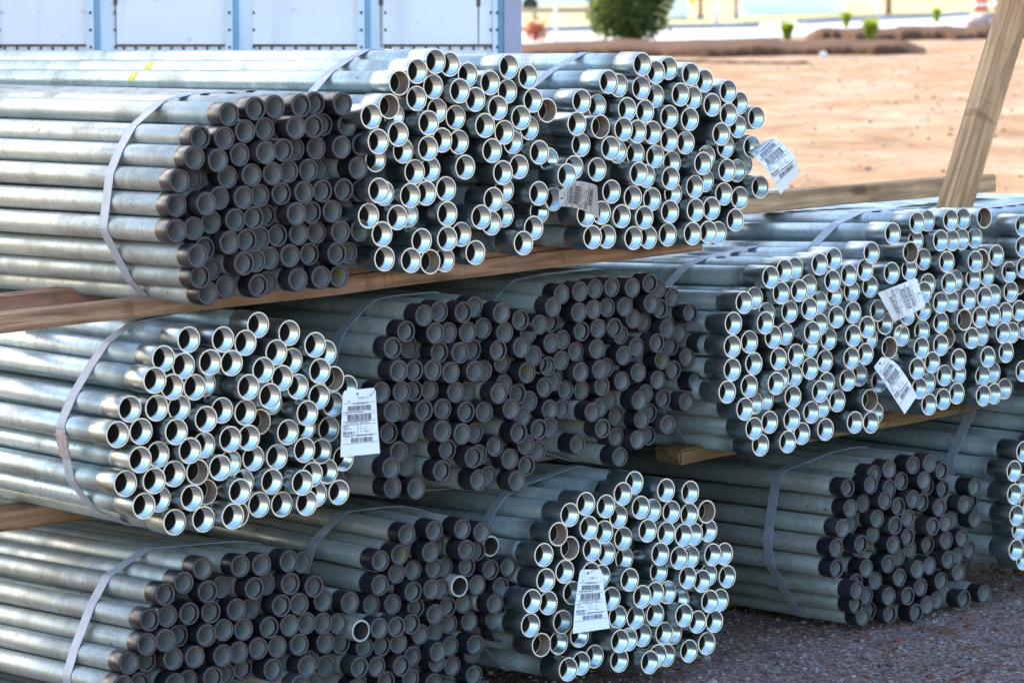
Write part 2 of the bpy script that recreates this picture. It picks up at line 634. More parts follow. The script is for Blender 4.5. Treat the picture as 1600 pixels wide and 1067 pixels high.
# ------------------------------------------------------------------ ground, road, beds
def build_ground():
    xs = np.unique(np.concatenate([np.linspace(-900, -12, 12), np.linspace(-12, 12, 49), np.linspace(12, 900, 12)]))
    ys = np.unique(np.concatenate([np.linspace(-900, -30, 10), np.linspace(-30, 0, 8), np.linspace(0, 30, 61), np.linspace(30, 160, 66), np.linspace(160, 1500, 20)]))
    vv = [(x, y, ground_z(x, y)) for y in ys for x in xs]
    nx = len(xs)
    ff = [(j * nx + i, j * nx + i + 1, (j + 1) * nx + i + 1, (j + 1) * nx + i) for j in range(len(ys) - 1) for i in range(nx - 1)]
    m = MB()
    m.add(vv, ff, 0, True)
    g = m.build("ground", M['ground'])
    g["kind"] = "structure"


build_ground()


def sheet(name, mat, pts_front, pts_back, lift):
    """A ground sheet between two polylines (lists of photo points), laid just above the ground."""
    m = MB()
    rows = 6
    vv = []
    n = len(pts_front)
    for j in range(rows):
        k = j / (rows - 1)
        for a, b in zip(pts_front, pts_back):
            A, B = bg_pt(*a), bg_pt(*b)
            P = A * (1 - k) + B * k
            vv.append((P[0], P[1], ground_z(P[0], P[1]) + lift))
    m.add(vv, [(j * n + i, j * n + i + 1, (j + 1) * n + i + 1, (j + 1) * n + i) for j in range(rows - 1) for i in range(n - 1)], 0, True)
    o = m.build(name, mat)
    o["kind"] = "structure"
    return o


sheet("road", M['road'], [(500, 71), (830, 71), (1000, 66), (1120, 63), (1250, 58), (1400, 47), (1700, 44)],
      [(500, 47), (830, 47), (1000, 46), (1120, 42), (1250, 33), (1400, 25), (1700, 22)], 0.02)
sheet("lawn", M['lawn'], [(500, 45), (830, 45), (1000, 44), (1120, 40), (1250, 31), (1400, 23), (1700, 20)],
      [(500, 2), (830, 2), (1000, 2), (1120, 2), (1250, 2), (1400, 2), (1700, 2)], 0.03)


def kerb(pts, h=0.16, w=0.3):
    m = MB()
    P = [bg_pt(*p) for p in pts]
    for a, b in zip(P[:-1], P[1:]):
        a = np.array([a[0], a[1], ground_z(a[0], a[1])])
        b = np.array([b[0], b[1], ground_z(b[0], b[1])])
        d = b - a
        s = np.array([-unit(d)[1], unit(d)[0], 0]) * w / 2
        m.box((a + b) / 2 + np.array([0, 0, h / 2]) + s, d / 2 * 1.002, s, (0, 0, h / 2))
    o = m.build("kerb", M['kerb'])
    o["kind"] = "structure"


kerb([(815, 52), (870, 51.5), (930, 50)])
kerb([(1030, 47.5), (1110, 46), (1184, 45)])
kerb([(1255, 39), (1310, 36), (1375, 33.5), (1450, 30.5), (1510, 26)])


def mulch_bed(front, back, h, seed):
    """A raised bed of bark: a ragged low ridge with a steep front."""
    r_ = np.random.default_rng(seed)
    n = 90
    fx = np.linspace(front[0][0], front[-1][0], n)
    fy = np.interp(fx, [p[0] for p in front], [p[1] for p in front])
    by = np.interp(fx, [p[0] for p in back], [p[1] for p in back])
    prof = [(0.0, 0.0), (0.04, 0.75), (0.12, 1.0), (0.4, 0.92), (0.75, 0.8), (1.0, 0.0)]
    vv = []
    jit = np.convolve(r_.normal(0, 1, n + 8), np.ones(5) / 5, 'same')[4:n + 4]
    for i in range(n):
        end = min(1.0, min(i, n - 1 - i) / 5.0)
        for j, (k, z) in enumerate(prof):
            py = fy[i] * (1 - k) + by[i] * k + jit[i] * 1.2 * (1 - k)
            P = bg_pt(fx[i], py)
            hz = h * z * end * (1 + 0.05 * r_.normal() + 0.22 * math.sin(i * 0.33 + seed) * math.sin(i * 0.117 + 1)) if 0 < z else 0
            vv.append((P[0], P[1], ground_z(P[0], P[1]) - 0.02 + max(0, hz)))
    m_ = len(prof)
    ff = [(i * m_ + j, (i + 1) * m_ + j, (i + 1) * m_ + j + 1, i * m_ + j + 1) for i in range(n - 1) for j in range(m_ - 1)]
    m = MB()
    m.add(vv, ff, 0, True)
    o = m.build("mulch_bed", M['mulch'])
    o["kind"] = "structure"


mulch_bed([(780, 92), (900, 92), (1000, 90), (1130, 90), (1300, 86), (1448, 85)],
          [(780, 73), (900, 68), (1000, 64), (1130, 66), (1300, 64), (1448, 74)], 0.17, 3)
mulch_bed([(1252, 64), (1330, 66), (1450, 63), (1640, 60)], [(1252, 52), (1330, 50), (1450, 46), (1640, 42)], 0.22, 5)
mulch_bed([(1020, 98), (1100, 99), (1180, 101), (1270, 101)], [(1020, 95), (1100, 96), (1180, 98), (1270, 99)], 0.05, 9)


def gravel():
    base = []
    for k in range(5):
        bm = bmesh.new()
        bmesh.ops.create_icosphere(bm, subdivisions=1, radius=1.0)
        for v in bm.verts:
            v.co = v.co * random.uniform(0.7, 1.2)
            v.co.z *= 0.65
        bm.verts.index_update()
        base.append((np.array([v.co[:] for v in bm.verts]), [[w.index for w in f.verts] for f in bm.faces]))
        bm.free()
    m = MB()
    cnt = 15000
    for i in range(cnt):
        x, y = rng.uniform(-0.75, 2.6), rng.uniform(6.5, 10.0)
        r = 0.003 + 0.005 * rng.random() ** 2 + (0.012 * rng.random() if rng.random() < 0.05 else 0)
        V, Fc = base[i % 5]
        a = rng.uniform(0, 6.28)
        c, s = math.cos(a), math.sin(a)
        W = np.column_stack([V[:, 0] * c - V[:, 1] * s, V[:, 0] * s + V[:, 1] * c, V[:, 2]]) * r
        W = W + np.array([x, y, ground_z(x, y) + r * 0.3])
        m.add(W, Fc, 0, False)
    me = m.mesh("gravel")
    me.materials.append(M['pebble'])
    light = plain("pale_gravel_stone", (0.29, 0.25, 0.25), 0.9, 0.0, 0.3, 9.0)
    red = plain("reddish_gravel_stone", (0.16, 0.075, 0.055), 0.9, 0.0, 0.3, 9.0)
    me.materials.append(light)
    me.materials.append(red)
    mi = np.repeat(rng.choice([0, 0, 0, 1, 2, 2], cnt), 20).astype(np.int32)
    me.polygons.foreach_set("material_index", mi)
    g = bpy.data.objects.new("gravel", me)
    COL.objects.link(g)
    g["kind"] = "stuff"


gravel()


def clods():
    m = MB()
    bm = bmesh.new()
    bmesh.ops.create_icosphere(bm, subdivisions=1, radius=1.0)
    for v in bm.verts:
        v.co *= random.uniform(0.7, 1.2)
    bm.verts.index_update()
    V = np.array([v.co[:] for v in bm.verts])
    Fc = [[w.index for w in f.verts] for f in bm.faces]
    bm.free()
    mi = []
    for i in range(2600):
        y = 16 + 46 * rng.random() ** 0.8
        x = rng.uniform(-0.3, 0.2 * y + 0.5)
        r = 0.006 + 0.022 * rng.random() ** 4
        a = rng.uniform(0, 6.28)
        c, s_ = math.cos(a), math.sin(a)
        W = np.column_stack([V[:, 0] * c - V[:, 1] * s_, V[:, 0] * s_ + V[:, 1] * c, V[:, 2] * 0.7]) * r
        m.add(W + np.array([x, y, ground_z(x, y) + r * 0.25]), Fc)
        mi += [0 if rng.random() < 0.5 else 1] * len(Fc)
    me = m.mesh("dirt_clods")
    me.materials.append(plain("dirt_clod", (0.24, 0.13, 0.065), 0.95, 0.0, 0.4, 5.0))
    me.materials.append(plain("pale_stone", (0.55, 0.47, 0.38), 0.9, 0.0, 0.2, 5.0))
    me.polygons.foreach_set("material_index", mi)
    g = bpy.data.objects.new("dirt_clods", me)
    COL.objects.link(g)
    g["kind"] = "stuff"


clods()

# ------------------------------------------------------------------ storage trailer behind the stack
TZ = 11.4


def tx(px):
    return (px - CX) / F_PX * TZ * 1.003


def tz_(py):
    return at_depth(400, py, TZ)[2]


def build_trailer():
    t = thing("storage_trailer", "white box trailer with blue ribs and rust-edged panels standing behind the pipe stack", "trailer",
              (tx(400), TZ, 0.1))
    par = lambda name, m, mat: place_child(m.build(name, mat), t)
    zt, zb, zs = 4.2, 0.18, tz_(70)
    xr = tx(815)
    xl = -6.0
    body = MB()
    body.abox(xl, xr - 0.005, TZ + 0.03, TZ + 2.5, zb, zt)
    par("body_shell", body, M['trailer'])
    bays = [(-160, -36), (-16, 142), (187, 357), (398, 561), (600, 770)]
    pxp = [-38, 141, 356, 560, 770]
    q0 = -160
    while tx(q0 - 200) > xl:
        bays.append((q0 - 170, q0 - 22))
        pxp.append(q0 - 20)
        q0 -= 200
    for a, b in bays:
        m = MB()
        m.abox(tx(a), tx(b), TZ - 0.004, TZ + 0.03, zs, zt - 0.05, 0, 0.003)
        par("wall_panel", m, M['trailer'])
        m = MB()
        m.abox(tx(a), tx(b), TZ + 0.004, TZ + 0.03, zb + 0.2, zs - 0.006, 0, 0.003)
        par("lower_panel", m, M['trailer'])
        m = MB()   # brown sealant and rust along the seam
        m.abox(tx(a), tx(b), TZ - 0.0055, TZ + 0.02, zs - 0.0058, zs - 0.0002)
        par("seam_strip", m, M['rust'])
        m = MB()
        k = int((b - a) / 18.5)
        for i in range(k):
            x = tx(a + 11 + i * 18.5)
            m.abox(x - 0.004, x + 0.004, TZ - 0.003, TZ + 0.01, zs - 0.019, zs - 0.008)
        o = par("rivet_row", m, M['rust'])
        o["kind"] = "stuff"
    for p in pxp:
        q = 12 if p < 700 else 8
        m = MB()      # pale flange with rivets, blue web, pale return
        m.abox(tx(p), tx(p + q), TZ - 0.022, TZ + 0.03, zb + 0.1, zt - 0.05, 0, 0.003)
        post = par("side_post", m, M['trailer_pale'])
        m = MB()
        w = 8 if p < 700 else 9
        m.abox(tx(p + q) + 0.0005, tx(p + q + w), TZ - 0.012, TZ + 0.03, zb + 0.1, zt - 0.06)
        par("post_web", m, M['trailer_blue'])
        m = MB()
        if p < 700:
            m.abox(tx(p + q + w) + 0.0005, tx(p + q + w + 25), TZ - 0.001, TZ + 0.03, zb + 0.1, zt - 0.06)
            par("post_return", m, M['trailer_pale'])
        m = MB()
        i = 0
        while True:
            z = tz_(74) + i * 0.0625
            if z > zt - 0.1:
                break
            x = tx(p + 7)
            m.abox(x - 0.004, x + 0.004, TZ - 0.026, TZ, z - 0.005, z + 0.005)
            x = tx(p + 44) if p < 700 else tx(p - 3)
            m.abox(x - 0.0035, x + 0.0035, TZ - 0.008, TZ + 0.01, z - 0.005, z + 0.005)
            i += 1
        o = par("rivet_row", m, M['rivet'])
        o["kind"] = "stuff"
    # rust runs below two bolts near the top of the picture
    for (px, py) in ((748, 4), (597, 2), (186, 2)):
        m = MB()
        z = tz_(py)
        m.abox(tx(px) - 0.007, tx(px) + 0.007, TZ - 0.010, TZ + 0.0, z - 0.016, z + 0.016, 0, 0.004)
        par("bolt", m, M['rust'])
        m = MB()
        m.add([(tx(px) - 0.004, TZ - 0.0048, z), (tx(px) + 0.004, TZ - 0.0048, z), (tx(px) + 0.002, TZ - 0.0048, z - 0.17), (tx(px) - 0.002, TZ - 0.0048, z - 0.17)], [(0, 3, 2, 1)])
        par("rust_run", m, plain("rust_stain", (0.34, 0.27, 0.25), 0.7))
    m = MB()
    m.abox(tx(787.5), xr, TZ - 0.03, TZ + 0.10, zb, zt, 0, 0.006)
    par("corner_post", m, M['trailer_corner'])
    m = MB()
    m.abox(xl, xr - 0.001, TZ - 0.02, TZ + 0.1, zt - 0.05, zt + 0.02, 0, 0.005)
    par("roof_rail", m, M['trailer_pale'])
    m = MB()
    m.abox(xl, tx(787), TZ - 0.025, TZ + 0.1, zb - 0.02, zb + 0.1, 0, 0.005)
    par("bottom_rail", m, M['trailer_blue'])
    m = MB()
    for k in range(2):
        x = -3.4 - k * 1.1
        vv = MB()
        vv.ringwall([(0.12, -0.12), (0.34, -0.12), (0.36, -0.10), (0.36, 0.10), (0.34, 0.12), (0.12, 0.12)], 24)
        m.add([(a + x, TZ + 0.4 + c, b + 0.36) for a, b, c in vv.v], vv.f, 0, True)
    par("wheel_set", m, M['tyre'])


def place_child(o, t):
    """Parent a mesh built in world space to an Empty without moving it."""
    o.parent = t
    o.matrix_parent_inverse = Matrix.Translation(t.location).inverted()
    return o


build_trailer()

# ------------------------------------------------------------------ pipes
SEG = 32
PIPE_L = 3.05


def pipe_mesh(name, ro, ri, z0, worn_rim):
    m = MB()
    b = 0.0012
    m.ringwall([(ro - b, z0), (ro, z0 + b), (ro, z0 + 0.5), (ro, z0 + PIPE_L)], SEG, 0)
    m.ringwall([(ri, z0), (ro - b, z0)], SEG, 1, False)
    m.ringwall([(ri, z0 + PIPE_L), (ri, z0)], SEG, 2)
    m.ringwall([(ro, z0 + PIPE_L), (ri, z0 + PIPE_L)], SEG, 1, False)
    return m.mesh(name)


RO = 0.02675
me_body_c = pipe_mesh("pipe_with_coupling", RO, 0.0238, 0.034, False)
me_body_d = pipe_mesh("pipe_with_protector", RO, 0.0235, 0.020, False)
me_body_w = pipe_mesh("bare_pipe", RO + 0.0012, 0.0228, 0.0, True)
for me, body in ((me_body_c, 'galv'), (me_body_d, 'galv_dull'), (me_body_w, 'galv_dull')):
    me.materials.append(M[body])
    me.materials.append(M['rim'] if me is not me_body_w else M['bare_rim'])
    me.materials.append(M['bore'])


def coupling_mesh(inner='coup_in'):
    m = MB()
    ro, ri = 0.0300, 0.0262
    m.ringwall([(ro - 0.0006, 0.0), (ro, 0.0010), (ro, 0.074), (ro - 0.0016, 0.0765)], SEG, 0)
    m.ringwall([(ri + 0.0004, 0.0), (ro - 0.0006, 0.0)], SEG, 1, False)
    # cut thread inside: flank by flank
    m.ringwall([(ri, 0.0030), (ri + 0.0004, 0.0)], SEG, 0)
    pitch, dep = 0.0024, 0.00125
    z = 0.0030
    while z < 0.0335:
        m.ringwall([(ri - dep, z + pitch * 0.30), (ri, z)], SEG, 2)
        m.ringwall([(ri, z + pitch), (ri - dep, z + pitch * 0.30)], SEG, 2)
        z += pitch
    m.ringwall([(ro - 0.0016, 0.0765), (RO - 0.001, 0.0768)], SEG, 0, False)
    me = m.mesh("coupling")
    me.materials.append(M['coup'])
    me.materials.append(M['rim'])
    me.materials.append(M[inner])
    return me


def protector_mesh(name, lining, step, ri2, ln=0.046):
    """Plastic collar on a pipe end; the open bore shows inside it."""
    m = MB()
    ro, rf = 0.0276, 0.0216
    m.ringwall([(ro - 0.0020, 0.0), (ro - 0.0006, 0.0010), (ro, 0.003), (ro, ln), (RO + 0.0002, ln + 0.0015)], SEG, 0)
    m.ringwall([(rf, 0.0008), (rf + 0.0010, 0.0), (ro - 0.0020, 0.0)], SEG, 1, False)
    m.ringwall([(rf - 0.0002, step), (rf, 0.0008)], SEG, 0)
    m.ringwall([(ri2, step + 0.0004), (rf - 0.0002, step)], SEG, 1, False)
    m.ringwall([(ri2, 0.12), (ri2, step + 0.0004)], SEG, 2)
    me = m.mesh(name)
    me.materials.append(M['cap'])
    me.materials.append(M['cap_face'])
    me.materials.append(lining)
    return me


me_coup = coupling_mesh()
me_coup_dirty = coupling_mesh('coup_dirty')
me_caps = [protector_mesh("thread_protector", M['cap_in'], d, r, l) for d, r, l in ((0.002, 0.0211, 0.046), (0.003, 0.0209, 0.042), (0.0045, 0.0206, 0.049), (0.009, 0.0204, 0.044))]
me_cap_y = protector_mesh("thread_protector", M['cap_in_y'], 0.003, 0.0209)


def parse(blocks):
    out = []
    for ox, oy, sc, txt in blocks:
        for w in txt.split():
            fl = ''
            while w[-1] in 'rywR':
                fl += w[-1]
                w = w[:-1]
            x, y = w.split(',')
            px, py = ox + float(x) / sc, oy + float(y) / sc
            if all((px - a) ** 2 + (py - b) ** 2 > 20 for a, b, _ in out):
                out.append((px, py, fl))
    return out


BUNDLES = {}
BUNDLES['A'] = dict(kind='d', vp=(60, 205), rec=0.0, sc=1.0, strap=0.26, pts=parse([
    (270, 130, 5, "442,258 650,210 800,190 1005,180 1115,170r 1330,175 215,440 405,432 567,383 720,360 965,352 1102,350 1175,320r 1365,325 172,588 355,618 525,565 730,547 865,528 955,520r 1122,510 1320,502 1475,485 55,765 150,735r 430,745 618,720 782,710 905,690 1062,680 1150,670r 1450,665 365,880 555,895 680,880 850,865 1028,857 1172,850 1338,842 1470,850 265,942 30,955"),
    (270, 290, 5, "490,262 635,258 730,220r 968,232 1085,220 1248,208 1345,190r 300,280 165,335 30,350 445,445 580,425 685,410 820,400 985,390 1125,365 1312,362 1465,345 195,552 250,525r 300,600r 560,618 650,590 755,570 918,555 1070,540 1285,535 1370,520r 215,715 275,800 412,775 670,780 735,760r 980,712 1160,705 1302,695y")]),
    label="topmost left bundle of pipes with black end caps resting on the long boards")
BUNDLES['B'] = dict(kind='c', vp=(90, 200), rec=0.0, sc=1.0, strap=0.25, pts=parse([
    (550, 70, 5, "370,297 510,207 653,160 765,165r 905,227 1225,178 1375,252 635,353 505,447 842,362 965,427 1080,297 1215,373 1415,445 1525,523 665,500r 600,603 810,568 1040,622 1140,490 1320,572 1385,650r 290,497 150,565 330,540r 362,697 205,745 400,835r 185,890r 595,805 705,762 835,762 1190,690 1258,770r 1095,823 1465,838 1540,900r 885,950 1305,958 490,1000 612,1000 1180,1010"),
    (550, 230, 5, "210,345 250,360r 455,385 580,350r 735,335 1105,412 1190,300r 1460,367 1465,500r 130,535 355,550 440,520r 745,533 1010,550 1090,585r 1190,540r 1420,640 235,707 545,702 745,712 855,690r 965,810 1340,738 255,840 462,870 612,880 725,870r")]),
    label="upper middle bundle of open-ended couplings in front of the trailer's corner post")
BUNDLES['C'] = dict(kind='c', vp=(90, 200), rec=0.0, sc=1.0, strap=0.2, pts=parse([
    (880, 70, 5, "618,160 725,215 825,192r 998,232 1105,280 355,318 435,335r 610,343 720,410r 918,393 1015,420 1165,470 1290,370 1380,465r 1510,562 145,447 265,470r 500,508 640,517 830,572 990,617 1293,562 108,620 292,627 472,652 580,683 698,683 830,757 957,755 1235,705 1270,790r 1365,680r 1475,790 140,802 370,805 425,830r 565,870r 720,868 850,915r 1093,928 1120,880r 85,945 265,975 30,1040 592,1005 650,1035r 840,1040 1280,975 1360,980r 1415,940r"),
    (880, 200, 5, "1030,460 1110,440r 1255,495 1540,435 1380,580 860,480r 378,498 545,530 695,560 835,640 1035,635 1160,630 1345,708 180,690 300,665 457,687 635,685 230,840 342,852 550,855 665,850r 818,830 1012,823 1135,815 1210,795r -75,525r")]),
    label="upper right bundle of bright couplings with the sunlit dirt behind it")
BUNDLES['D'] = dict(kind='c', vp=(110, 110), rec=0.0, sc=1.0, strap=0.21, pts=parse([
    (160, 485, 5, "675,253 943,235 1118,262 1217,137 1460,195 478,380 635,457 842,417 1010,403 1360,330 1480,400r 410,540 548,603 722,620 800,570r 1142,590 1258,460 1405,540 1528,610 1310,672 1320,720r 215,770 425,752 600,745 810,838 935,762 1118,797 1230,875r 120,968 302,943 578,918 1450,948 1000,1010 1145,1005"),
    (160, 630, 5, "295,430 435,382 685,355 795,320r 920,490 1000,470r 1180,445 1365,422 180,625 405,592 560,548 743,525 325,793 445,760r 700,727 810,680r 1075,660 1100,600r 1325,618 565,915 790,887 1020,860 1060,830r 1225,808 1402,785"),
    (400, 490, 3.335, "308,167 365,205r 333,303 405,350r 330,440 403,487 268,532 255,600r 475,385r 380,618 253,705 340,705r 293,828r 372,812r 243,870 455,790 432,920 265,975 315,925r")]),
    label="bundle of bright couplings below the long boards, nearest at left")
BUNDLES['M1'] = dict(kind='d', vp=(150, 190), rec=0.06, sc=0.98, strap=0.19, pts=parse([
    (570, 430, 5, "465,312 583,290 772,295 855,265r 1070,300 1218,360 325,440 553,455 655,450r 805,445 925,405 1095,470 1280,450r 220,580 345,585r 585,610 748,605 845,590r 1045,588 1225,577 1075,690r 1320,640r 268,762 390,745 535,750 675,765 862,760 930,735r 1270,757y 1370,690r 130,920 290,908 385,900r 510,902 712,918 800,910r 1050,900 1090,870r 1195,920"),
    (550, 580, 5, "320,360 390,300r 565,300 710,290 893,320 1035,308 1245,293 1385,280 1330,335r 460,450 290,470r 708,455 862,480 960,465r 1305,467 1462,465 1545,440r 368,607 460,595r 748,605 950,660 990,620r 1120,612 1360,580 1455,620r 308,762 425,745r 703,775 990,848 1065,820r 1290,815 1365,735 320,890 503,873 1235,700r")]),
    label="dark capped bundle in the middle tier, right beside the largest upright white tag")
BUNDLES['M2'] = dict(kind='d', vp=(150, 190), rec=0.10, sc=0.94, strap=0.2, pts=parse([
    (820, 415, 5, "290,232 222,322 433,208 550,188 682,177 843,180 980,140 1045,190r 1155,262 1297,372 425,368 540,350 645,330r 783,325 990,305 1060,360r 850,412r 118,460 205,450r 445,515 575,490 703,475 930,470r 1115,460 750,560r 1210,530r 208,605 295,585r 400,675 563,645 875,635 1035,575 1145,630r 1405,615 775,705 1075,742y 1268,715 1480,805 285,745 180,770r 440,840 588,815 640,790r 888,838 1165,822 155,950 225,905r 760,930 605,940 445,970r 1040,908 1340,910 945,970r 320,980r"),
    (820, 540, 5, "895,420 1085,442 1265,440 195,500 290,460r 530,510 590,470r 660,450r 915,575 975,510r 715,560r 1120,618 610,642 200,620r 745,835 415,770 885,730 965,700r 715,700r")]),
    label="dark capped bundle in the centre, touching the bright coupling bundle on its right")
BUNDLES['F'] = dict(kind='c', vp=(317, 240), rec=0.0, sc=1.0, strap=0.3, pts=parse([
    (1110, 375, 5, "472,292 580,253 660,225r 855,203 965,165r 1083,268 1210,237 553,427 695,400 770,350r 955,342 970,440r 1105,405r 1250,375 265,488 345,450r 430,632 440,560r 775,537 850,500r 620,572 985,600 1115,575 1310,552 180,655 305,800 492,768 585,740r 797,717 855,675r 925,770 1117,745 1225,715 1245,740r 1365,675 1430,735r 172,840 172,1000 340,960 533,932 670,898 780,865r 895,935 1102,915 1212,885 1400,840y 1490,865r 1410,890r"),
    (1110, 530, 5, "780,225 655,270r 1165,280r 1072,322 910,330r 515,340 550,310r 305,365 1320,330 132,410 645,420 858,392 270,548 345,500r 430,470r 463,637 637,600 790,565 870,530r 992,495 1247,482 900,665 1130,648 1255,640 1290,580r 342,703 392,815 605,780 715,735")]),
    label="bright coupling bundle in the middle tier, with the limp grey tag at its right edge")
BUNDLES['H'] = dict(kind='c', vp=(330, 250), rec=0.0, sc=1.0, strap=0.2, pts=parse([
    (1280, 290, 5, "575,375 765,293 845,285r 1028,270 1125,275r 1290,317 410,525 715,525 755,435r 815,570r 950,418 1040,425r 1115,440r 1215,420r 567,683 705,670r 997,600 1220,595 1270,560r 1385,558 1485,685 1310,700r 1205,710r 1015,775 1065,740r 820,830 850,780r 1555,780r"),
    (1360, 440, 5.008, "550,190 635,180r 415,230r 290,280r 770,128 895,115 965,90r 1100,80 735,290 857,272 962,262 1058,240 1165,235 405,355r 553,325r 552,483 600,440r 793,435 870,420r 1040,412 1110,395r 400,513 690,590 920,590 1063,560 485,643 365,700 580,740 690,710r 880,715r 960,700r 385,810r 450,780r 460,935 570,908 677,882 885,885 970,860r 1050,838r 1195,705 1200,370r 245,380r")]),
    label="bright coupling bundle beneath the leaning post, white tag across its left side")
BUNDLES['G'] = dict(kind='d', vp=(330, 370), rec=0.05, sc=0.98, strap=0.21, pts=parse([
    (170, 854, 5, "735,172 1030,150 1195,140 1410,135 1515,155r 587,280 440,382 775,365 880,320r 1140,335 1230,290r 1420,305 320,570 460,545 630,530 800,510 1000,495 1110,475r 1350,468 1490,440 300,760 445,725 545,685r 765,680 900,650 1055,640 1255,630 1415,612 1545,595 160,920 295,890r 505,868 675,855 895,842 1015,810r 1170,795 1320,780 1490,790 1550,880r 520,1065 620,1030r 815,1020 910,980r 1048,960 1285,955 1500,1000 115,1080 240,1050r"),
    (440, 854, 5, "255,290 325,440 535,470 325,615 445,635 345,780 225,880r 465,750r 345,960 255,1055r")]),
    label="dark capped bundle at the bottom left, cut off by the picture's lower edge")
BUNDLES['J'] = dict(kind='d', vp=(100, 130), rec=0.08, sc=0.95, strap=0.24, pts=parse([
    (440, 854, 5, "610,930 745,905 620,650w 705,480r 870,460r 765,610 900,580 1015,560r 650,745r 785,735 915,690r 1085,685 1200,540 1300,490r 1310,610r 1195,640r 940,880 1025,840r 1225,830 1320,770r 1515,770 1335,920r 1215,940r 1490,890r 1505,1000 820,1035 1010,1020 585,1060 1190,1060r 775,110 925,60y 1165,95 770,345 1030,355 1050,460r 1175,395 1245,350r 1195,230 1275,170r 1030,225r 900,210r 1390,330w 1425,455 1470,590 1450,185 1530,280 1445,35 1530,70r"),
    (540, 780, 5, "480,280 695,260 915,245 1065,270 710,370yr 945,395 1025,430r 1135,375rw 1135,545 1275,545 1215,690 1378,715 1170,815 1305,880 1160,930r 1310,1020r 1210,1010r")]),
    label="dark bundle at bottom centre, two long pipes poking out, some ends bare white")
BUNDLES['K'] = dict(kind='c', vp=(330, 330), rec=0.0, sc=1.0, strap=0.25, pts=parse([
    (800, 730, 4.444, "770,185 850,120r 1070,165 1238,193 513,255 653,270 895,265 975,295r 1108,330 1232,340 1352,325 402,327 322,463 535,428 640,440r 740,362 942,428 1072,460 1192,480 1265,455r 1365,455 402,562 557,577 655,590r 773,520 1030,595 1160,617 1240,610r 1395,612 1475,605r 222,607 367,720 550,720 620,745r 818,752 780,660r 1020,740 1220,760 1320,800 1365,750r 1495,768 235,785 140,935 252,940 420,870 690,888 905,907 995,875 1080,870r 1170,920r 1375,933 1445,920r 1195,1010 735,1025r 860,1045 995,1010"),
    (860, 854, 5, "1150,597 1282,598 95,612 227,710 65,730r 890,668 960,660r 720,672 610,690r 545,735 1222,760 1083,822 840,830r 908,815r 778,873 540,875 345,872 240,908 140,915"),
    (800, 854, 5, "230,765 145,600")]),
    label="bright coupling bundle at the bottom centre with a tall white barcode tag on its front")
BUNDLES['E'] = dict(kind='d', vp=(240, 240), rec=0.05, sc=0.95, strap=0.25, pts=parse([
    (1260, 690, 5, "325,360 505,325 650,240 835,205 965,170 1060,230 530,250r 345,520 445,480r 615,445 650,370r 745,335 920,300 945,340r 720,495 835,440 905,475 1070,375 1315,355 1040,520 1235,515 1290,470r 1320,595 285,675 350,640r 555,600 695,655 795,590 525,710r 990,660 1090,640 1135,600r 795,740 950,800r 1095,770 1220,745 1275,865 235,830 430,795 680,800 405,910r 720,900r 810,840r 1110,920 1180,880r 240,990 640,955 470,1010 390,1030r 965,970 870,990 1190,1010"),
    (1260, 800, 5, "730,510 540,560 400,600 470,620r 645,660 795,655 895,585 1055,535 1115,480r 390,710 440,810 495,760r 655,795 860,775 945,725 1020,695 1235,680 1390,635")]),
    label="dark capped bundle standing alone on the gravel at the lower right")
BUNDLES['L'] = dict(kind='c', vp=(106, 150), rec=0.0, sc=1.0, strap=0.23, pts=parse([
    (1480, 640, 3.68, "385,352 388,485 400,600 415,690r 397,805 440,240 430,440r 440,860 455,550")]),
    label="lower right bundle of couplings mostly cut off by the picture's right edge")
BUNDLES['N'] = dict(kind='c', vp=(200, 220), rec=0.0, sc=1.0, strap=0.22, pts=parse([
    (1280, 290, 5, "1590,330 1592,470 1600,630")]),
    label="bundle behind the leaning post at the right edge, only its pipe bodies in view")

GROUPS = {'d': "strapped bundles of pipes with black end caps", 'c': "strapped bundles of pipes with open couplings"}


def hull2d(P):
    P = sorted(map(tuple, P))

    def half(seq):
        h = []
        for p in seq:
            while len(h) >= 2 and (h[-1][0] - h[-2][0]) * (p[1] - h[-2][1]) - (h[-1][1] - h[-2][1]) * (p[0] - h[-2][0]) <= 0:
                h.pop()
            h.append(p)
        return h
    lo, up = half(P), half(P[::-1])
    return lo[:-1] + up[:-1]


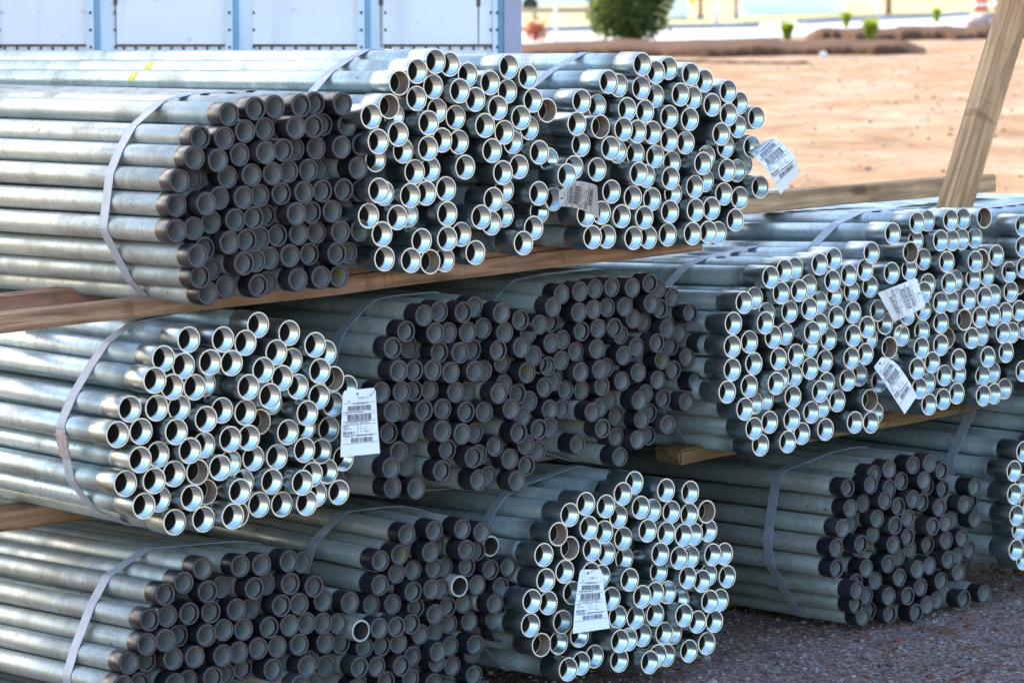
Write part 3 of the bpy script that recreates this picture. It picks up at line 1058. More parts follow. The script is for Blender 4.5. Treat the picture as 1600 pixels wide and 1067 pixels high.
def make_bundle(key, B):
    cov = B['kind'] == 'c'
    O = O0 + P0 * B['rec']
    U, V, S, FL, PX = [], [], [], [], []
    for px, py, fl in B['pts']:
        s = B['rec'] + (0.035 if 'r' in fl else 0.0)
        Pw = on_plane(px, py, O0 + P0 * s, P0) - O0
        U.append(Pw @ R0); V.append(Pw @ N0); S.append(s); FL.append(fl); PX.append(px)
    # pipes outside the frame continue the packing
    dm = (0.0585 if cov else 0.0545) * B['sc']
    extra = []
    if key in ('G', 'J'):
        u0, u1 = min(U) + 0.03, max(U) - 0.03
        vlow = min(V)
        for row in range(4):
            n = int((u1 - u0 - 0.05 * row) / dm)
            for i in range(n):
                extra.append((u0 + 0.025 * row + (i + 0.5 * (row % 2)) * dm, vlow - (row + 1) * dm * 0.88))
    if key in ('L', 'N'):
        u0 = max(U) + dm
        v0, v1 = (min(V), max(V) + 0.11) if key == 'L' else (min(V) - 0.34, max(V) + 0.02)
        rows = int((v1 - v0) / (dm * 0.87)) + 1
        for j in range(rows):
            ind = abs(j - rows / 2) / rows * 0.1
            for i in range(9):
                extra.append((u0 + ind * 0.3 + (i + 0.5 * (j % 2)) * dm + random.uniform(-.004, .004), v0 + j * dm * 0.87))
    for u, v in extra:
        U.append(u); V.append(v); S.append(B['rec'] + random.uniform(-0.03, 0.03)); FL.append('x'); PX.append(None)
    U, V, S = np.array(U), np.array(V), np.array(S)
    n = len(U)
    U0, V0, S0 = U.copy(), V.copy(), S.copy()
    # relax: no two pipes share space; the fore-aft shift of an end keeps it where the photograph shows it
    for it in range(260):
        du = U[:, None] - U[None, :]
        dv = V[:, None] - V[None, :]
        d = np.sqrt(du * du + dv * dv) + 1e-9
        np.fill_diagonal(d, 9)
        ov = np.clip(dm - d, 0, None)
        if ov.max() < 0.0006:
            break
        k = 0.42
        U = U + (ov * du / d).sum(1) * k * 0.5
        V = V + (ov * dv / d).sum(1) * k * 0.5
        if it < 200:
            U += (U0 - U) * 0.012
            V += (V0 - V) * 0.03
    for i in range(n):
        if PX[i] is None:
            continue
        best = S[i]
        for _ in range(4):
            P = O0 + R0 * U[i] + N0 * V[i] + P0 * best
            x = project(P)[0]
            x2 = project(P + P0 * 0.01)[0]
            best += (PX[i] - x) / (x2 - x) * 0.01
        S[i] = float(np.clip(best, S0[i] - 0.11, S0[i] + 0.13))
    mid = O0 + R0 * U.mean() + N0 * V.min() + P0 * (B['rec'] + 1.0)
    root = thing("pipe_bundle", B['label'], "pipe bundle", mid, GROUPS[B['kind']])
    inv = Matrix.Translation(Vector(mid)).inverted()
    vmin, vmax = V.min(), V.max()
    secs = []
    mats = []
    for i in range(n):
        f = (V[i] - vmin) / (vmax - vmin + 1e-6)
        yv = B['vp'][1] * (1 - f) + B['vp'][0] * f
        pd = ray(-3058.0 + random.uniform(-25, 25), yv + random.uniform(-9, 9))
        rd = unit(R0 - pd * (R0 @ pd))
        nd = np.cross(rd, pd)
        if nd[2] < 0:
            nd = -nd
        a = random.uniform(0, 2 * math.pi)
        xa = rd * math.cos(a) + nd * math.sin(a)
        ya = np.cross(pd, xa)
        s_ = B['sc']
        P = O0 + R0 * U[i] + N0 * V[i] + P0 * S[i]
        mat = Matrix(((xa[0] * s_, ya[0] * s_, pd[0], P[0]), (xa[1] * s_, ya[1] * s_, pd[1], P[1]), (xa[2] * s_, ya[2] * s_, pd[2], P[2]), (0, 0, 0, 1)))
        bare = 'w' in FL[i]
        me = me_body_c if cov else (me_body_w if bare else me_body_d)
        o = bpy.data.objects.new("pipe", me)
        COL.objects.link(o)
        o.parent = root
        o.matrix_parent_inverse = Matrix()
        o.matrix_local = inv @ mat
        mats.append((o, mat))
        if cov:
            c = bpy.data.objects.new("coupling", me_coup_dirty if ('y' in FL[i] or random.random() < 0.04) else me_coup)
        elif not bare:
            c = bpy.data.objects.new("thread_protector", me_cap_y if 'y' in FL[i] else random.choice(me_caps))
        else:
            c = None
        if c is not None:
            COL.objects.link(c)
            c.parent = o
        if bare:
            o["label"] = "uncapped pipe with a pale bare end"
        q = P + pd * ((B['rec'] + B['strap'] - S[i]) / (pd @ P0))
        secs.append(((q - O0) @ R0, (q - O0) @ N0))
    # steel strap round the bundle
    pr = []
    rr = RO * B['sc'] + 0.0012
    for (u, v) in secs:
        for k in range(20):
            a = 2 * math.pi * k / 20
            pr.append((u + rr * math.cos(a), v + rr * math.sin(a)))
    H = hull2d(pr)
    Hd = []
    for i in range(len(H)):
        a, b = np.array(H[i]), np.array(H[(i + 1) % len(H)])
        k = max(1, int(np.linalg.norm(b - a) / 0.03))
        for j in range(k):
            Hd.append(a + (b - a) * j / k)
    Hd = np.array(Hd)
    cen = Hd.mean(0)
    m = MB()
    w, th = 0.0175, 0.0012
    nh = len(Hd)
    vv = []
    for i, h in enumerate(Hd):
        out = unit(h - cen)
        skew = (h[1] - cen[1]) * 0.06 + (h[0] - cen[0]) * 0.05
        for (dp, do) in ((-w, 0), (w, 0), (w, th), (-w, th)):
            q = O0 + R0 * (h[0] + out[0] * do) + N0 * (h[1] + out[1] * do) + P0 * (B['rec'] + B['strap'] + skew + dp)
            vv.append(q - mid)
    ff = []
    for i in range(nh):
        j = (i + 1) % nh
        for k in range(4):
            k2 = (k + 1) % 4
            ff.append((i * 4 + k, j * 4 + k, j * 4 + k2, i * 4 + k2))
    m.add(vv, ff)
    strap = m.build("strap", M['strap'], root)
    for sx_, sy_ in B.get('stickers', ()):
        rd_ = ray(sx_, sy_)
        best = None
        for o, mw in mats:
            a0 = np.array(mw.translation)
            ax = unit(np.array(mw.col[2][:3]))
            nx_ = unit(np.cross(rd_, ax))
            gap = abs((a0 - CAMP) @ nx_)
            if gap < RO * 0.9:
                n2 = np.cross(ax, nx_)
                tt = ((a0 - CAMP) @ n2) / (rd_ @ n2)
                if best is None or tt < best[0]:
                    best = (tt, o, a0, ax)
        if best:
            tt, o, a0, ax = best
            hit = CAMP + rd_ * tt
            z = (hit - a0) @ ax
            to = CAMP - hit
            to = unit(to - ax * (to @ ax))
            sd_ = np.cross(ax, to)
            ang0 = math.asin(np.clip(-(CAMP - a0) @ sd_ * 0, -1, 1))
            m = MB()
            vv_ = []
            for i_ in range(7):
                a_ = math.radians(-4 + i_ * 9)
                dirn = to * math.cos(a_) + (sd_ if sd_[2] > 0 else -sd_) * math.sin(a_)
                for dz in (-0.016, 0.016):
                    vv_.append(a0 + ax * (z + dz - i_ * 0.002) + dirn * (RO + 0.0006) - mid)
            m.add(vv_, [(i_ * 2, i_ * 2 + 1, i_ * 2 + 3, i_ * 2 + 2) for i_ in range(6)], 0, True)
            st = m.build("sticker", M['yellow'])
            st.parent = o
            st.matrix_parent_inverse = (inv @ [q_ for p_, q_ in mats if p_ is o][0]).inverted()
    # crimped seal where the photograph shows one
    if 'seal' in B:
        sp = np.array(B['seal'])
        bi = min(range(nh), key=lambda i: (project(np.array(vv[i * 4]) + mid)[0] - sp[0]) ** 2 + (project(np.array(vv[i * 4]) + mid)[1] - sp[1]) ** 2)
        h = Hd[bi]
        tng = unit(Hd[(bi + 1) % nh] - Hd[bi - 1])
        out = np.array([tng[1], -tng[0]])
        if out @ (h - cen) < 0:
            out = -out
        T3 = R0 * tng[0] + N0 * tng[1]
        U3 = R0 * out[0] + N0 * out[1]
        skew = (h[1] - cen[1]) * 0.06 + (h[0] - cen[0]) * 0.05
        c0 = O0 + R0 * h[0] + N0 * h[1] + P0 * (B['rec'] + B['strap'] + skew) + U3 * 0.0028
        m = MB()
        m.box(c0 - mid, T3 * 0.030, P0 * 0.0195, U3 * 0.0018, 0, 0.0006)
        for s1 in (-1, 1):
            for k in range(3):
                m.box(c0 - mid + T3 * (k - 1) * 0.018 + P0 * s1 * 0.0195, T3 * 0.005, P0 * 0.003, U3 * 0.0030, 0, 0.0005)
        m.build("seal", M['seal'], strap)
    return root


BUNDLES['D']['seal'] = (97, 705)
BUNDLES['B']['stickers'] = [(243, 108), (218, 126)]
BUNDLES['B']['seal'] = (622, 82)
for key, B in BUNDLES.items():
    make_bundle(key, B)

# ------------------------------------------------------------------ timber
def board(name, mat, label, pa, pb, rec, h, depth, over=(0, 0), wobble=0.0015, bevel=0.003, cat="timber", rise=0.0, group=None):
    """A sawn board whose front lower edge runs from photo point pa to pb on the plane REC behind the pipe ends."""
    A, Bp = stack_pt(*pa, rec), stack_pt(*pb, rec)
    d = unit(Bp - A)
    A = A - d * over[0]
    Bp = Bp + d * over[1]
    L = np.linalg.norm(Bp - A)
    back = unit(P0 - d * (P0 @ d))
    up = np.cross(d, back)
    if up[2] < 0:
        up = -up
    n = max(2, int(L / 0.12))
    bm = bmesh.new()
    bmesh.ops.create_cube(bm, size=1.0)
    for v in bm.verts:
        v.co = Vector((v.co.x * L, v.co.y * depth, v.co.z * h))
    bmesh.ops.bevel(bm, geom=list(bm.edges), offset=bevel, segments=2, affect='EDGES')
    bmesh.ops.subdivide_edges(bm, edges=[e for e in bm.edges if abs(e.verts[0].co.x - e.verts[1].co.x) > L * 0.5], cuts=n)
    ph = random.uniform(0, 9)
    for v in bm.verts:
        v.co.z += wobble * math.sin(v.co.x * 5.1 + ph) + wobble * 0.6 * math.sin(v.co.x * 13 + ph + v.co.y * 20)
        v.co.y += wobble * math.sin(v.co.x * 3.3 + ph * 2)
    me = bpy.data.meshes.new(name)
    bm.to_mesh(me)
    bm.free()
    o = link(name, me, mat)
    c = (A + Bp) / 2 + up * h / 2 + back * depth / 2
    o.matrix_world = Matrix(((d[0], back[0], up[0], c[0]), (d[1], back[1], up[1], c[1]), (d[2], back[2], up[2], c[2]), (0, 0, 0, 1)))
    return tag(o, label, cat, group)


board("timber_board", M['wood_brown'], "long brown weathered board under the three top bundles", (0, 523), (1100, 391), 0.17, 0.040, 0.09, (0.35, 0))
board("timber_board", M['wood_pink'], "pinkish board above the long brown board at the left edge, disappearing under the pipes", (0, 495), (420, 443.5), 0.55, 0.044, 0.09, (0.35, 0))
board("timber_board", M['wood_pink'], "thin orange-brown lath on the long brown board under the open couplings", (500, 436.5), (1040, 373.5), 0.20, 0.019, 0.09, (0, 0))
board("timber_beam", M['wood_brown'], "dark brown beam under the left middle bundles", (0, 829), (874, 718), 0.62, 0.050, 0.09, (0.4, 0), 0.003)
board("timber_beam", M['wood_yellow'], "tan beam with a broken end under the right middle bundles", (1064, 728.5), (1600, 626), 0.20, 0.040, 0.10, (0, 0.5), 0.003, 0.006)
board("timber_beam", M['wood_yellow'], "yellowish beam on the gravel beneath the lower right bundles", (250, 1133), (1187, 962), 0.62, 0.055, 0.09, (0, 1.6), 0.002)
board("timber_board", M['wood_grey'], "tan board lying on top of the right bundles, behind the leaning post", (1130, 339), (1557, 299), 0.50, 0.052, 0.09, (0.25, 0))


def leaning_post():
    A = stack_pt(1487, 338, 0.16)
    up = unit(N0 * 1.0 + R0 * 0.50)
    rt = unit(R0 - up * (R0 @ up))
    bk = np.cross(rt, up)
    L = 1.35
    bm = bmesh.new()
    bmesh.ops.create_cube(bm, size=1.0)
    for v in bm.verts:
        v.co = Vector((v.co.x * L, v.co.y * 0.090, v.co.z * 0.052))
    bmesh.ops.bevel(bm, geom=list(bm.edges), offset=0.003, segments=2, affect='EDGES')
    bmesh.ops.subdivide_edges(bm, edges=[e for e in bm.edges if abs(e.verts[0].co.x - e.verts[1].co.x) > L * 0.5], cuts=12)
    for v in bm.verts:
        v.co.z += 0.0015 * math.sin(v.co.x * 6)
    me = bpy.data.meshes.new("timber_post")
    bm.to_mesh(me)
    bm.free()
    o = link("timber_post", me, M['wood_grey'])
    c = A + up * (L / 2 - 0.02)
    o.matrix_world = Matrix(((up[0], rt[0], bk[0], c[0]), (up[1], rt[1], bk[1], c[1]), (up[2], rt[2], bk[2], c[2]), (0, 0, 0, 1)))
    tag(o, "greyish wooden post leaning to the right on top of the right bundles", "timber")


leaning_post()

# ------------------------------------------------------------------ barcode tags
def text_mesh(s, size):
    cu = bpy.data.curves.new("lettering", 'FONT')
    cu.body = s
    cu.size = size
    cu.resolution_u = 2
    o = bpy.data.objects.new("lettering", cu)
    COL.objects.link(o)
    dg = bpy.context.evaluated_depsgraph_get()
    dg.update()
    me = o.evaluated_get(dg).to_mesh()
    vv = [v.co[:] for v in me.vertices]
    ff = [list(p.vertices) for p in me.polygons]
    o.evaluated_get(dg).to_mesh_clear()
    bpy.data.objects.remove(o)
    bpy.data.curves.remove(cu)
    return np.array(vv) if vv else np.zeros((0, 3)), ff


def tag_print(wd=0.075, ht=0.150):
    """Flat print of one tag: quads and lettering in the unit square (u right, v down)."""
    q = []
    r_ = np.random.default_rng(11)

    def rect(u0, v0, u1, v1):
        q.append((u0, v0, u1, v1))

    def barcode(u0, v0, u1, v1):
        u = u0
        while u < u1:
            w = r_.choice([0.006, 0.010, 0.018])
            if u + w > u1:
                break
            rect(u, v0, u + w, v1)
            u += w + r_.choice([0.006, 0.010, 0.016])
    for v in (0.205, 0.335, 0.375, 0.485, 0.535, 0.695, 0.815):
        rect(0.03, v, 0.96, v + 0.006)
    rect(0.44, 0.54, 0.452, 0.695)
    barcode(0.16, 0.250, 0.84, 0.325)
    barcode(0.16, 0.385, 0.84, 0.480)
    barcode(0.06, 0.635, 0.36, 0.685)
    barcode(0.26, 0.735, 0.84, 0.805)
    for (u0, u1, v) in ((0.06, 0.20, 0.555), (0.06, 0.27, 0.590), (0.50, 0.56, 0.560), (0.50, 0.57, 0.600), (0.50, 0.56, 0.64), (0.62, 0.76, 0.645), (0.3, 0.75, 0.215), (0.1, 0.6, 0.345), (0.1, 0.34, 0.705), (0.4, 0.86, 0.702)):
        u = u0
        while u < u1:
            w = r_.uniform(0.012, 0.03)
            rect(u, v, min(u + w, u1), v + 0.012)
            u += w + 0.008
    tx_ = []
    for s, u, v, sz in (("TUBE CO.", 0.44, 0.150, 0.060), ("27 00052 001052", 0.10, 0.528, 0.072), ("30", 0.14, 0.19, 0.06), ("MADE IN U.S.A.", 0.12, 0.935, 0.045) if False else ("C", 0.62, 0.63, 0.09)):
        V, Fc = text_mesh(s, sz)
        if len(V):
            tx_.append((np.column_stack([u + V[:, 0] * 1.35, v - V[:, 1] * 0.75]), Fc))
    # hand-drawn tick at the upper right
    tick = [(0.80, 0.085), (0.835, 0.125), (0.95, 0.040)]
    return q, tx_, tick


PRINT = tag_print()


def barcode_tag(label, rows, hole, wire_to, tick=False, tear=0.0, rec=0.0):
    """rows: list of (v, left photo point, dz, right photo point, dz); dz is how far the card stands off the pipe ends."""
    vs_ = np.array([r[0] for r in rows])
    Lp = np.array([stack_pt(*r[1], -r[2] + rec) for r in rows])
    Rp = np.array([stack_pt(*r[3], -r[4] + rec) for r in rows])

    def S(u, v):
        # smooth interpolation down the card
        i = int(np.clip(np.searchsorted(vs_, v, 'right') - 1, 0, len(vs_) - 2))
        k = np.clip((v - vs_[i]) / (vs_[i + 1] - vs_[i]), 0, 1)

        def cr(P):
            p1, p2 = P[i], P[i + 1]
            p0 = P[i - 1] if i > 0 else 2 * p1 - p2
            p3 = P[i + 2] if i + 2 < len(P) else 2 * p2 - p1
            return 0.5 * ((2 * p1) + (-p0 + p2) * k + (2 * p0 - 5 * p1 + 4 * p2 - p3) * k * k + (-p0 + 3 * p1 - 3 * p2 + p3) * k ** 3)
        a, b = cr(Lp), cr(Rp)
        return a * (1 - u) + b * u

    def nrm(u, v):
        e = 0.01
        n = np.cross(S(min(u + e, 1), v) - S(max(u - e, 0), v), S(u, max(v - e, 0)) - S(u, min(v + e, 1)))
        n = unit(n)
        return n if n @ (CAMP - S(u, v)) > 0 else -n
    org = S(0.5, 0.06)
    nu, nv = 8, 18
    m = MB()
    fr, bk = [], []
    for j in range(nv + 1):
        for i in range(nu + 1):
            u, v = i / nu, j / nv
            uu = u
            if v < 0.05 and (u < 0.06 or u > 0.94):
                uu = 0.05 if u < 0.5 else 0.95
            p = S(uu, v)
            nn = nrm(uu, v)
            fr.append(p + nn * 0.0003 - org)
            bk.append(p - nn * 0.0003 - org)
    w = nu + 1
    ff = [(j * w + i, j * w + i + 1, (j + 1) * w + i + 1, (j + 1) * w + i) for j in range(nv) for i in range(nu)]
    m.add(fr, ff, 0, True)
    m.add(bk, [f[::-1] for f in ff], 0, True)
    edge = [i for i in range(w)] + [j * w + nu for j in range(1, nv + 1)] + [nv * w + i for i in range(nu - 1, -1, -1)] + [j * w for j in range(nv - 1, 0, -1)]
    b0 = len(fr)
    ne = len(edge)
    m.add(fr + bk, [(edge[k], edge[(k + 1) % ne], b0 + edge[(k + 1) % ne], b0 + edge[k]) for k in range(ne)])
    card = m.build("shipping_tag", M['paper'])
    card.location = Vector(org)
    tag(card, label, "tag", "white barcode tags hanging on the bundles")
    q, tx_, tk = PRINT
    m = MB()
    off = 0.0007

    def put(u, v):
        u, v = float(np.clip(u, 0, 1)), float(np.clip(v, 0, 1))
        return S(u, v) + nrm(u, v) * off - org
    for (u0, v0, u1, v1) in q:
        k = max(1, int((u1 - u0) / 0.12))
        kv = max(1, int((v1 - v0) / 0.05))
        vv = [put(u0 + (u1 - u0) * i / k, v0 + (v1 - v0) * j / kv) for j in range(kv + 1) for i in range(k + 1)]
        m.add(vv, [(j * (k + 1) + i, (j + 1) * (k + 1) + i, (j + 1) * (k + 1) + i + 1, j * (k + 1) + i + 1) for j in range(kv) for i in range(k)])
    for V, Fc in tx_:
        m.add([put(a, b) for a, b in V], Fc)
    if tick:
        for (a, b) in zip(tk[:-1], tk[1:]):
            d = np.array([b[0] - a[0], b[1] - a[1]])
            nn_ = np.array([-d[1], d[0] * 0.25])
            nn_ = nn_ / np.linalg.norm(nn_) * 0.008
            m.add([put(a[0] - nn_[0], a[1] - nn_[1]), put(b[0] - nn_[0], b[1] - nn_[1]), put(b[0] + nn_[0], b[1] + nn_[1]), put(a[0] + nn_[0], a[1] + nn_[1])], [(0, 1, 2, 3)])
    m.build("print", M['ink'], card)
    # reinforced hole and tie wire
    m = MB()
    hc = S(*hole)
    hn = nrm(*hole)
    a1 = unit(S(hole[0] + 0.03, hole[1]) - hc)
    a2 = np.cross(hn, a1)
    m.add([hc + hn * 0.0009 + (a1 * math.cos(t_) + a2 * math.sin(t_)) * 0.0030 - org for t_ in np.linspace(0, 6.283, 13)[:-1]], [tuple(range(12))])
    m.build("eyelet", M['ink'], card)
    m = MB()
    W = stack_pt(*wire_to, 0.012 + rec)
    midp = (hc + W) / 2 - P0 * 0.02
    pts = [hc + hn * 0.002, hc + hn * 0.006 + (midp - hc) * 0.3, midp, W + (midp - W) * 0.3, W]
    m.tube([p - org for p in pts], 0.0007, 6)
    m.build("tie_wire", M['wire'], card)


barcode_tag("upright white barcode tag with a tick, beside the left bundle of couplings",
            [(0, (536, 610.5), .050, (586.5, 605.5), .030), (0.5, (533.5, 661), .056, (589.5, 656.5), .032), (1, (532, 714), .066, (593.7, 708), .040)],
            (0.44, 0.07), (524, 612), True)
barcode_tag("white barcode tag hanging straight down over the bottom centre couplings, widening downwards",
            [(0, (906.5, 889.5), .008, (940, 889), .008), (0.5, (899, 940), .028, (946, 936), .028), (1, (895, 989.5), .070, (953, 981), .070)],
            (0.36, 0.06), (925, 880))
barcode_tag("curled white barcode tag sticking out to the right against the sunlit dirt",
            [(0, (1167, 238), -.03, (1190, 223.5), -.03), (0.22, (1180, 246), .03, (1211, 217.5), .02), (0.62, (1201, 272), .055, (1240, 243), .045), (1, (1219.5, 304), .04, (1248, 270), .035)],
            (0.4, 0.05), (1180, 230))
barcode_tag("crumpled grey-shaded tag between the upper middle and upper right bundles",
            [(0, (874, 322.5), .02, (873, 299), .05), (0.35, (893, 324), .01, (898, 284), .075), (0.75, (918, 331), .005, (924, 287.5), .085), (1, (936.5, 343.5), .0, (933, 291.5), .09)],
            (0.5, 0.06), (866, 304))
barcode_tag("white barcode tag lying sideways across the couplings below the leaning post",
            [(0, (1432, 433.5), .03, (1446.5, 479.5), .03), (0.5, (1402, 446), .05, (1422, 491), .05), (1, (1371.5, 457.5), .03, (1397, 503), .03)],
            (0.5, 0.07), (1447, 462))
barcode_tag("limp twisted grey tag hanging from the lower middle of the right couplings",
            [(0, (1365, 574), .02, (1378, 557), .03), (0.3, (1378, 592), .055, (1398, 566), .035), (0.65, (1396, 620), .06, (1417, 590), .045), (1, (1413.5, 647), .055, (1433, 618.5), .05)],
            (0.5, 0.06), (1362, 566))


# ------------------------------------------------------------------ things beyond the yard
def shrub(name, label, base, w, h, n, leaf, mats, trunk=0.05, cat="shrub", fill=1.0, seed=2):
    r_ = np.random.default_rng(seed)
    t = thing(name, label, cat, base)
    m = MB()
    m.tube([(0, 0, -0.05), (0.02, 0.01, h * 0.3), (-0.01, 0.0, h * 0.7)], [trunk, trunk * 0.7, trunk * 0.3], 8)
    for k in range(9):
        a = r_.uniform(0, 6.28)
        z = h * r_.uniform(0.12, 0.6)
        m.tube([(0, 0, z), (math.cos(a) * w * 0.2, math.sin(a) * w * 0.2, z + h * 0.12), (math.cos(a) * w * 0.38, math.sin(a) * w * 0.38, z + h * 0.25)], [trunk * 0.4, trunk * 0.25, trunk * 0.1], 5)
    m.build("trunk", M['bark'], t)
    # clumps spread through the crown, leaves round each clump
    nc = 70
    cl = []
    while len(cl) < nc:
        p = r_.uniform(-1, 1, 3)
        rr = np.linalg.norm(p)
        if rr < 1 and rr > 0.3:
            cl.append((p[0] * w / 2 * 0.86, p[1] * w / 2 * 0.86, h * (0.43 + 0.42 * p[2]), r_.uniform(0.10, 0.20) * w))
    m = MB()
    for i in range(n):
        c = cl[i % nc]
        d = unit(r_.normal(size=3))
        p = np.array(c[:3]) + d * c[3] * r_.uniform(0.3, 1.0) ** 0.5
        if p[2] < 0.03:
            continue
        a = unit(r_.normal(size=3) + d * 0.6)
        b = unit(np.cross(a, r_.normal(size=3)))
        s = leaf * r_.uniform(0.6, 1.4)
        m.add([p, p + a * s * 0.5 + b * s * 0.28, p + a * s, p + a * s * 0.5 - b * s * 0.28], [(0, 1, 2, 3)])
    m.build("crown", mats, t)
    return t


shrub("round_shrub", "large round green shrub on the brown bank, lit from the left", bg_pt(982, 66), 2.1, 2.3, 11000, 0.12, M['leaf'], 0.08)
shrub("small_red_shrub", "small reddish shrub beside the trailer's corner", bg_pt(838, 68), 0.55, 0.62, 420, 0.09, M['redleaf'], 0.015, seed=5)


def clump(label, px, py, w, h, seed):
    r_ = np.random.default_rng(seed)
    b = bg_pt(px, py)
    b[2] += 0.09
    m = MB()
    for k in range(420):
        a = r_.uniform(0, 6.28)
        rr = w * 0.16 * math.sqrt(r_.random())
        x, y = rr * math.cos(a), rr * math.sin(a)
        a2 = a + r_.normal() * 0.5
        sp = w * 0.5 * r_.random()
        hh = h * r_.uniform(0.6, 1.05)
        t_ = np.array([-math.sin(a2), math.cos(a2), 0]) * 0.012
        p0 = np.array([x, y, -0.05])
        p1 = np.array([x + math.cos(a2) * sp * 0.4, y + math.sin(a2) * sp * 0.4, hh * 0.65])
        p2 = np.array([x + math.cos(a2) * sp, y + math.sin(a2) * sp, hh])
        m.add([p0 - t_, p0 + t_, p1 + t_ * 0.8, p1 - t_ * 0.8, p2], [(0, 1, 2, 3), (3, 2, 4)])
    o = m.build("grass_clump", M['blade'])
    o.location = Vector(b)
    tag(o, label, "grass clump", "grass clumps on the bark beds")


clump("yellow-green grass clump at the left end of the near bark bed", 1227, 66, 0.50, 0.42, 1)
clump("small grass clump standing against the dark kerb line", 1318, 45, 0.44, 0.44, 2)
clump("brightest grass clump, at the front of the near bark bed", 1356, 68, 0.56, 0.52, 3)
clump("small grass clump between the wooden post and the rock pile", 1458, 38, 0.40, 0.46, 4)


def bg_post(name, label, px, py, w, h, mat, foot=None, cat="post", group=None, square=False):
    b = bg_pt(px, py)
    t = thing(name, label, cat, b, group)
    m = MB()
    if square:
        m.abox(-w / 2, w / 2, -w / 2, w / 2, -0.1, h, 0, 0.01)
    else:
        m.tube([(0, 0, -0.1), (0, 0, h)], w / 2, 14)
    m.build("shaft", mat, t)
    m = MB()
    if foot:
        m.abox(-foot[0] / 2, foot[0] / 2, -foot[0] / 2, foot[0] / 2, -0.1, foot[1], 0, 0.02)
        m.build("footing", M['concrete'], t)
    else:
        m.abox(-w * 0.8, w * 0.8, -w * 0.8, w * 0.8, -0.1, 0.03, 0, 0.01)
        m.build("base_plate", mat, t)
    return t


bg_post("red_post", "red post on a concrete footing, nearer the round shrub", 1092, 33, 0.13, 3.0, M['redpost'], (0.24, 0.20), group="red posts beyond the road")
bg_post("red_post", "red post on a concrete footing, right of the white lamp pole", 1147, 32, 0.11, 3.0, M['redpost'], (0.20, 0.20), group="red posts beyond the road")
bg_post("white_pole", "white pole standing on a grey base between the two red posts", 1117, 41, 0.16, 4.0, M['whitepost'], (0.30, 0.06))
bg_post("white_pole", "slim white pole in front of the tan rail near the trailer corner", 868, 65, 0.10, 4.0, M['whitepost'])
bg_post("wooden_post", "square brown wooden post by the kerb, left of the barrels", 1383, 25, 0.22, 2.6, M['wood_brown'], square=True)


def barrel(px, py, label):
    b = bg_pt(px, py)
    t = thing("traffic_barrel", label, "barrel", b, "orange traffic barrels behind the rock pile")
    sec = [(0.0, 0.06, 0.40, None), (0.06, 0.22, 0.335, 'o'), (0.22, 0.36, 0.315, 'w'), (0.36, 0.52, 0.30, 'o'), (0.52, 0.66, 0.285, 'w'), (0.66, 0.84, 0.27, 'o'), (0.84, 1.0, 0.25, 'o')]
    m = MB()
    m.ringwall([(0.02, 0.0), (0.40, 0.0), (0.40, 0.05), (0.34, 0.06)], 24)
    m.build("base_ring", M['tyre'], t)
    for z0, z1, r, k in sec[1:]:
        m = MB()
        m.ringwall([(r - 0.015, z0), (r, z0 + 0.01), (r - 0.004, z1 - 0.01), (r - 0.02, z1)], 24)
        m.build("orange_section" if k == 'o' else "white_band", M['barrel_o'] if k == 'o' else M['barrel_w'], t)
    m = MB()
    m.ringwall([(0.24, 0.995), (0.23, 1.02), (0.02, 1.02)], 24)
    m.build("lid", M['barrel_o'], t)


barrel(1526, 19, "orange and white traffic barrel behind the rocks, left of its twin")
barrel(1556, 17, "orange and white traffic barrel right beside the leaning post's top")


def rock_pile():
    b = bg_pt(1545, 42)
    t = thing("rock_pile", "low pile of pinkish rock in front of the traffic barrels", "rock pile", b)
    r_ = np.random.default_rng(8)
    for k, (dx, dy, s) in enumerate([(-0.45, 0, .34), (-0.1, 0.1, .42), (0.3, -0.05, .40), (0.65, 0.15, .42), (0.1, -0.3, .25), (-0.65, -0.2, .2), (0.5, -0.35, .22)]):
        bm = bmesh.new()
        bmesh.ops.create_icosphere(bm, subdivisions=2, radius=1.0)
        for v in bm.verts:
            v.co *= 1 + 0.16 * math.sin(v.co.x * 3 + k) + 0.12 * math.sin(v.co.y * 4 + k * 2) + r_.normal() * 0.05
        me = bpy.data.meshes.new("rock")
        bm.to_mesh(me)
        bm.free()
        o = link("rock", me, M['rock'], t)
        o.location = (dx, dy, s * 0.35)
        o.scale = (s, s * 0.8, s * 0.62)


rock_pile()


def rail_fence():
    a, b = bg_pt(812, 34), bg_pt(916, 33)
    t = thing("guard_rail", "tan horizontal guard rail between the trailer and the round shrub", "guard rail", a)
    m = MB()
    d = b - a
    m.box(d / 2 + np.array([0, 0, 0.36]), d / 2 * 1.25, (0, 0.04, 0), (0, 0, 0.09), 0, 0.02)
    m.build("rail", M['guard'], t)
    for k in (-0.1, 0.22, 0.62, 1.0):
        m = MB()
        p = d * k
        m.abox(p[0] - 0.07, p[0] + 0.07, p[1] + 0.05, p[1] + 0.17, -0.1, 0.42, 0, 0.01)
        m.build("post", M['whitepost'] if k == 0.62 else M['guard'], t)


rail_fence()


def white_fence():
    a, b = bg_pt(1312, 20), bg_pt(1368, 25)
    t = thing("white_fence", "white two-rail fence between the low white wall and the wooden post", "fence", a)
    d = b - a
    for k in (0, 1):
        m = MB()
        p = d * k
        m.abox(p[0] - 0.09, p[0] + 0.09, p[1] - 0.06, p[1] + 0.06, -0.1, 1.1, 0, 0.01)
        m.build("post", M['whitepost'], t)
    for z in (0.62, 1.0):
        m = MB()
        m.box(d / 2 + np.array([0, -0.08, z]), d / 2, (0, 0.02, 0), (0, 0, 0.06), 0, 0.01)
        m.build("rail", M['whitepost'], t)


white_fence()


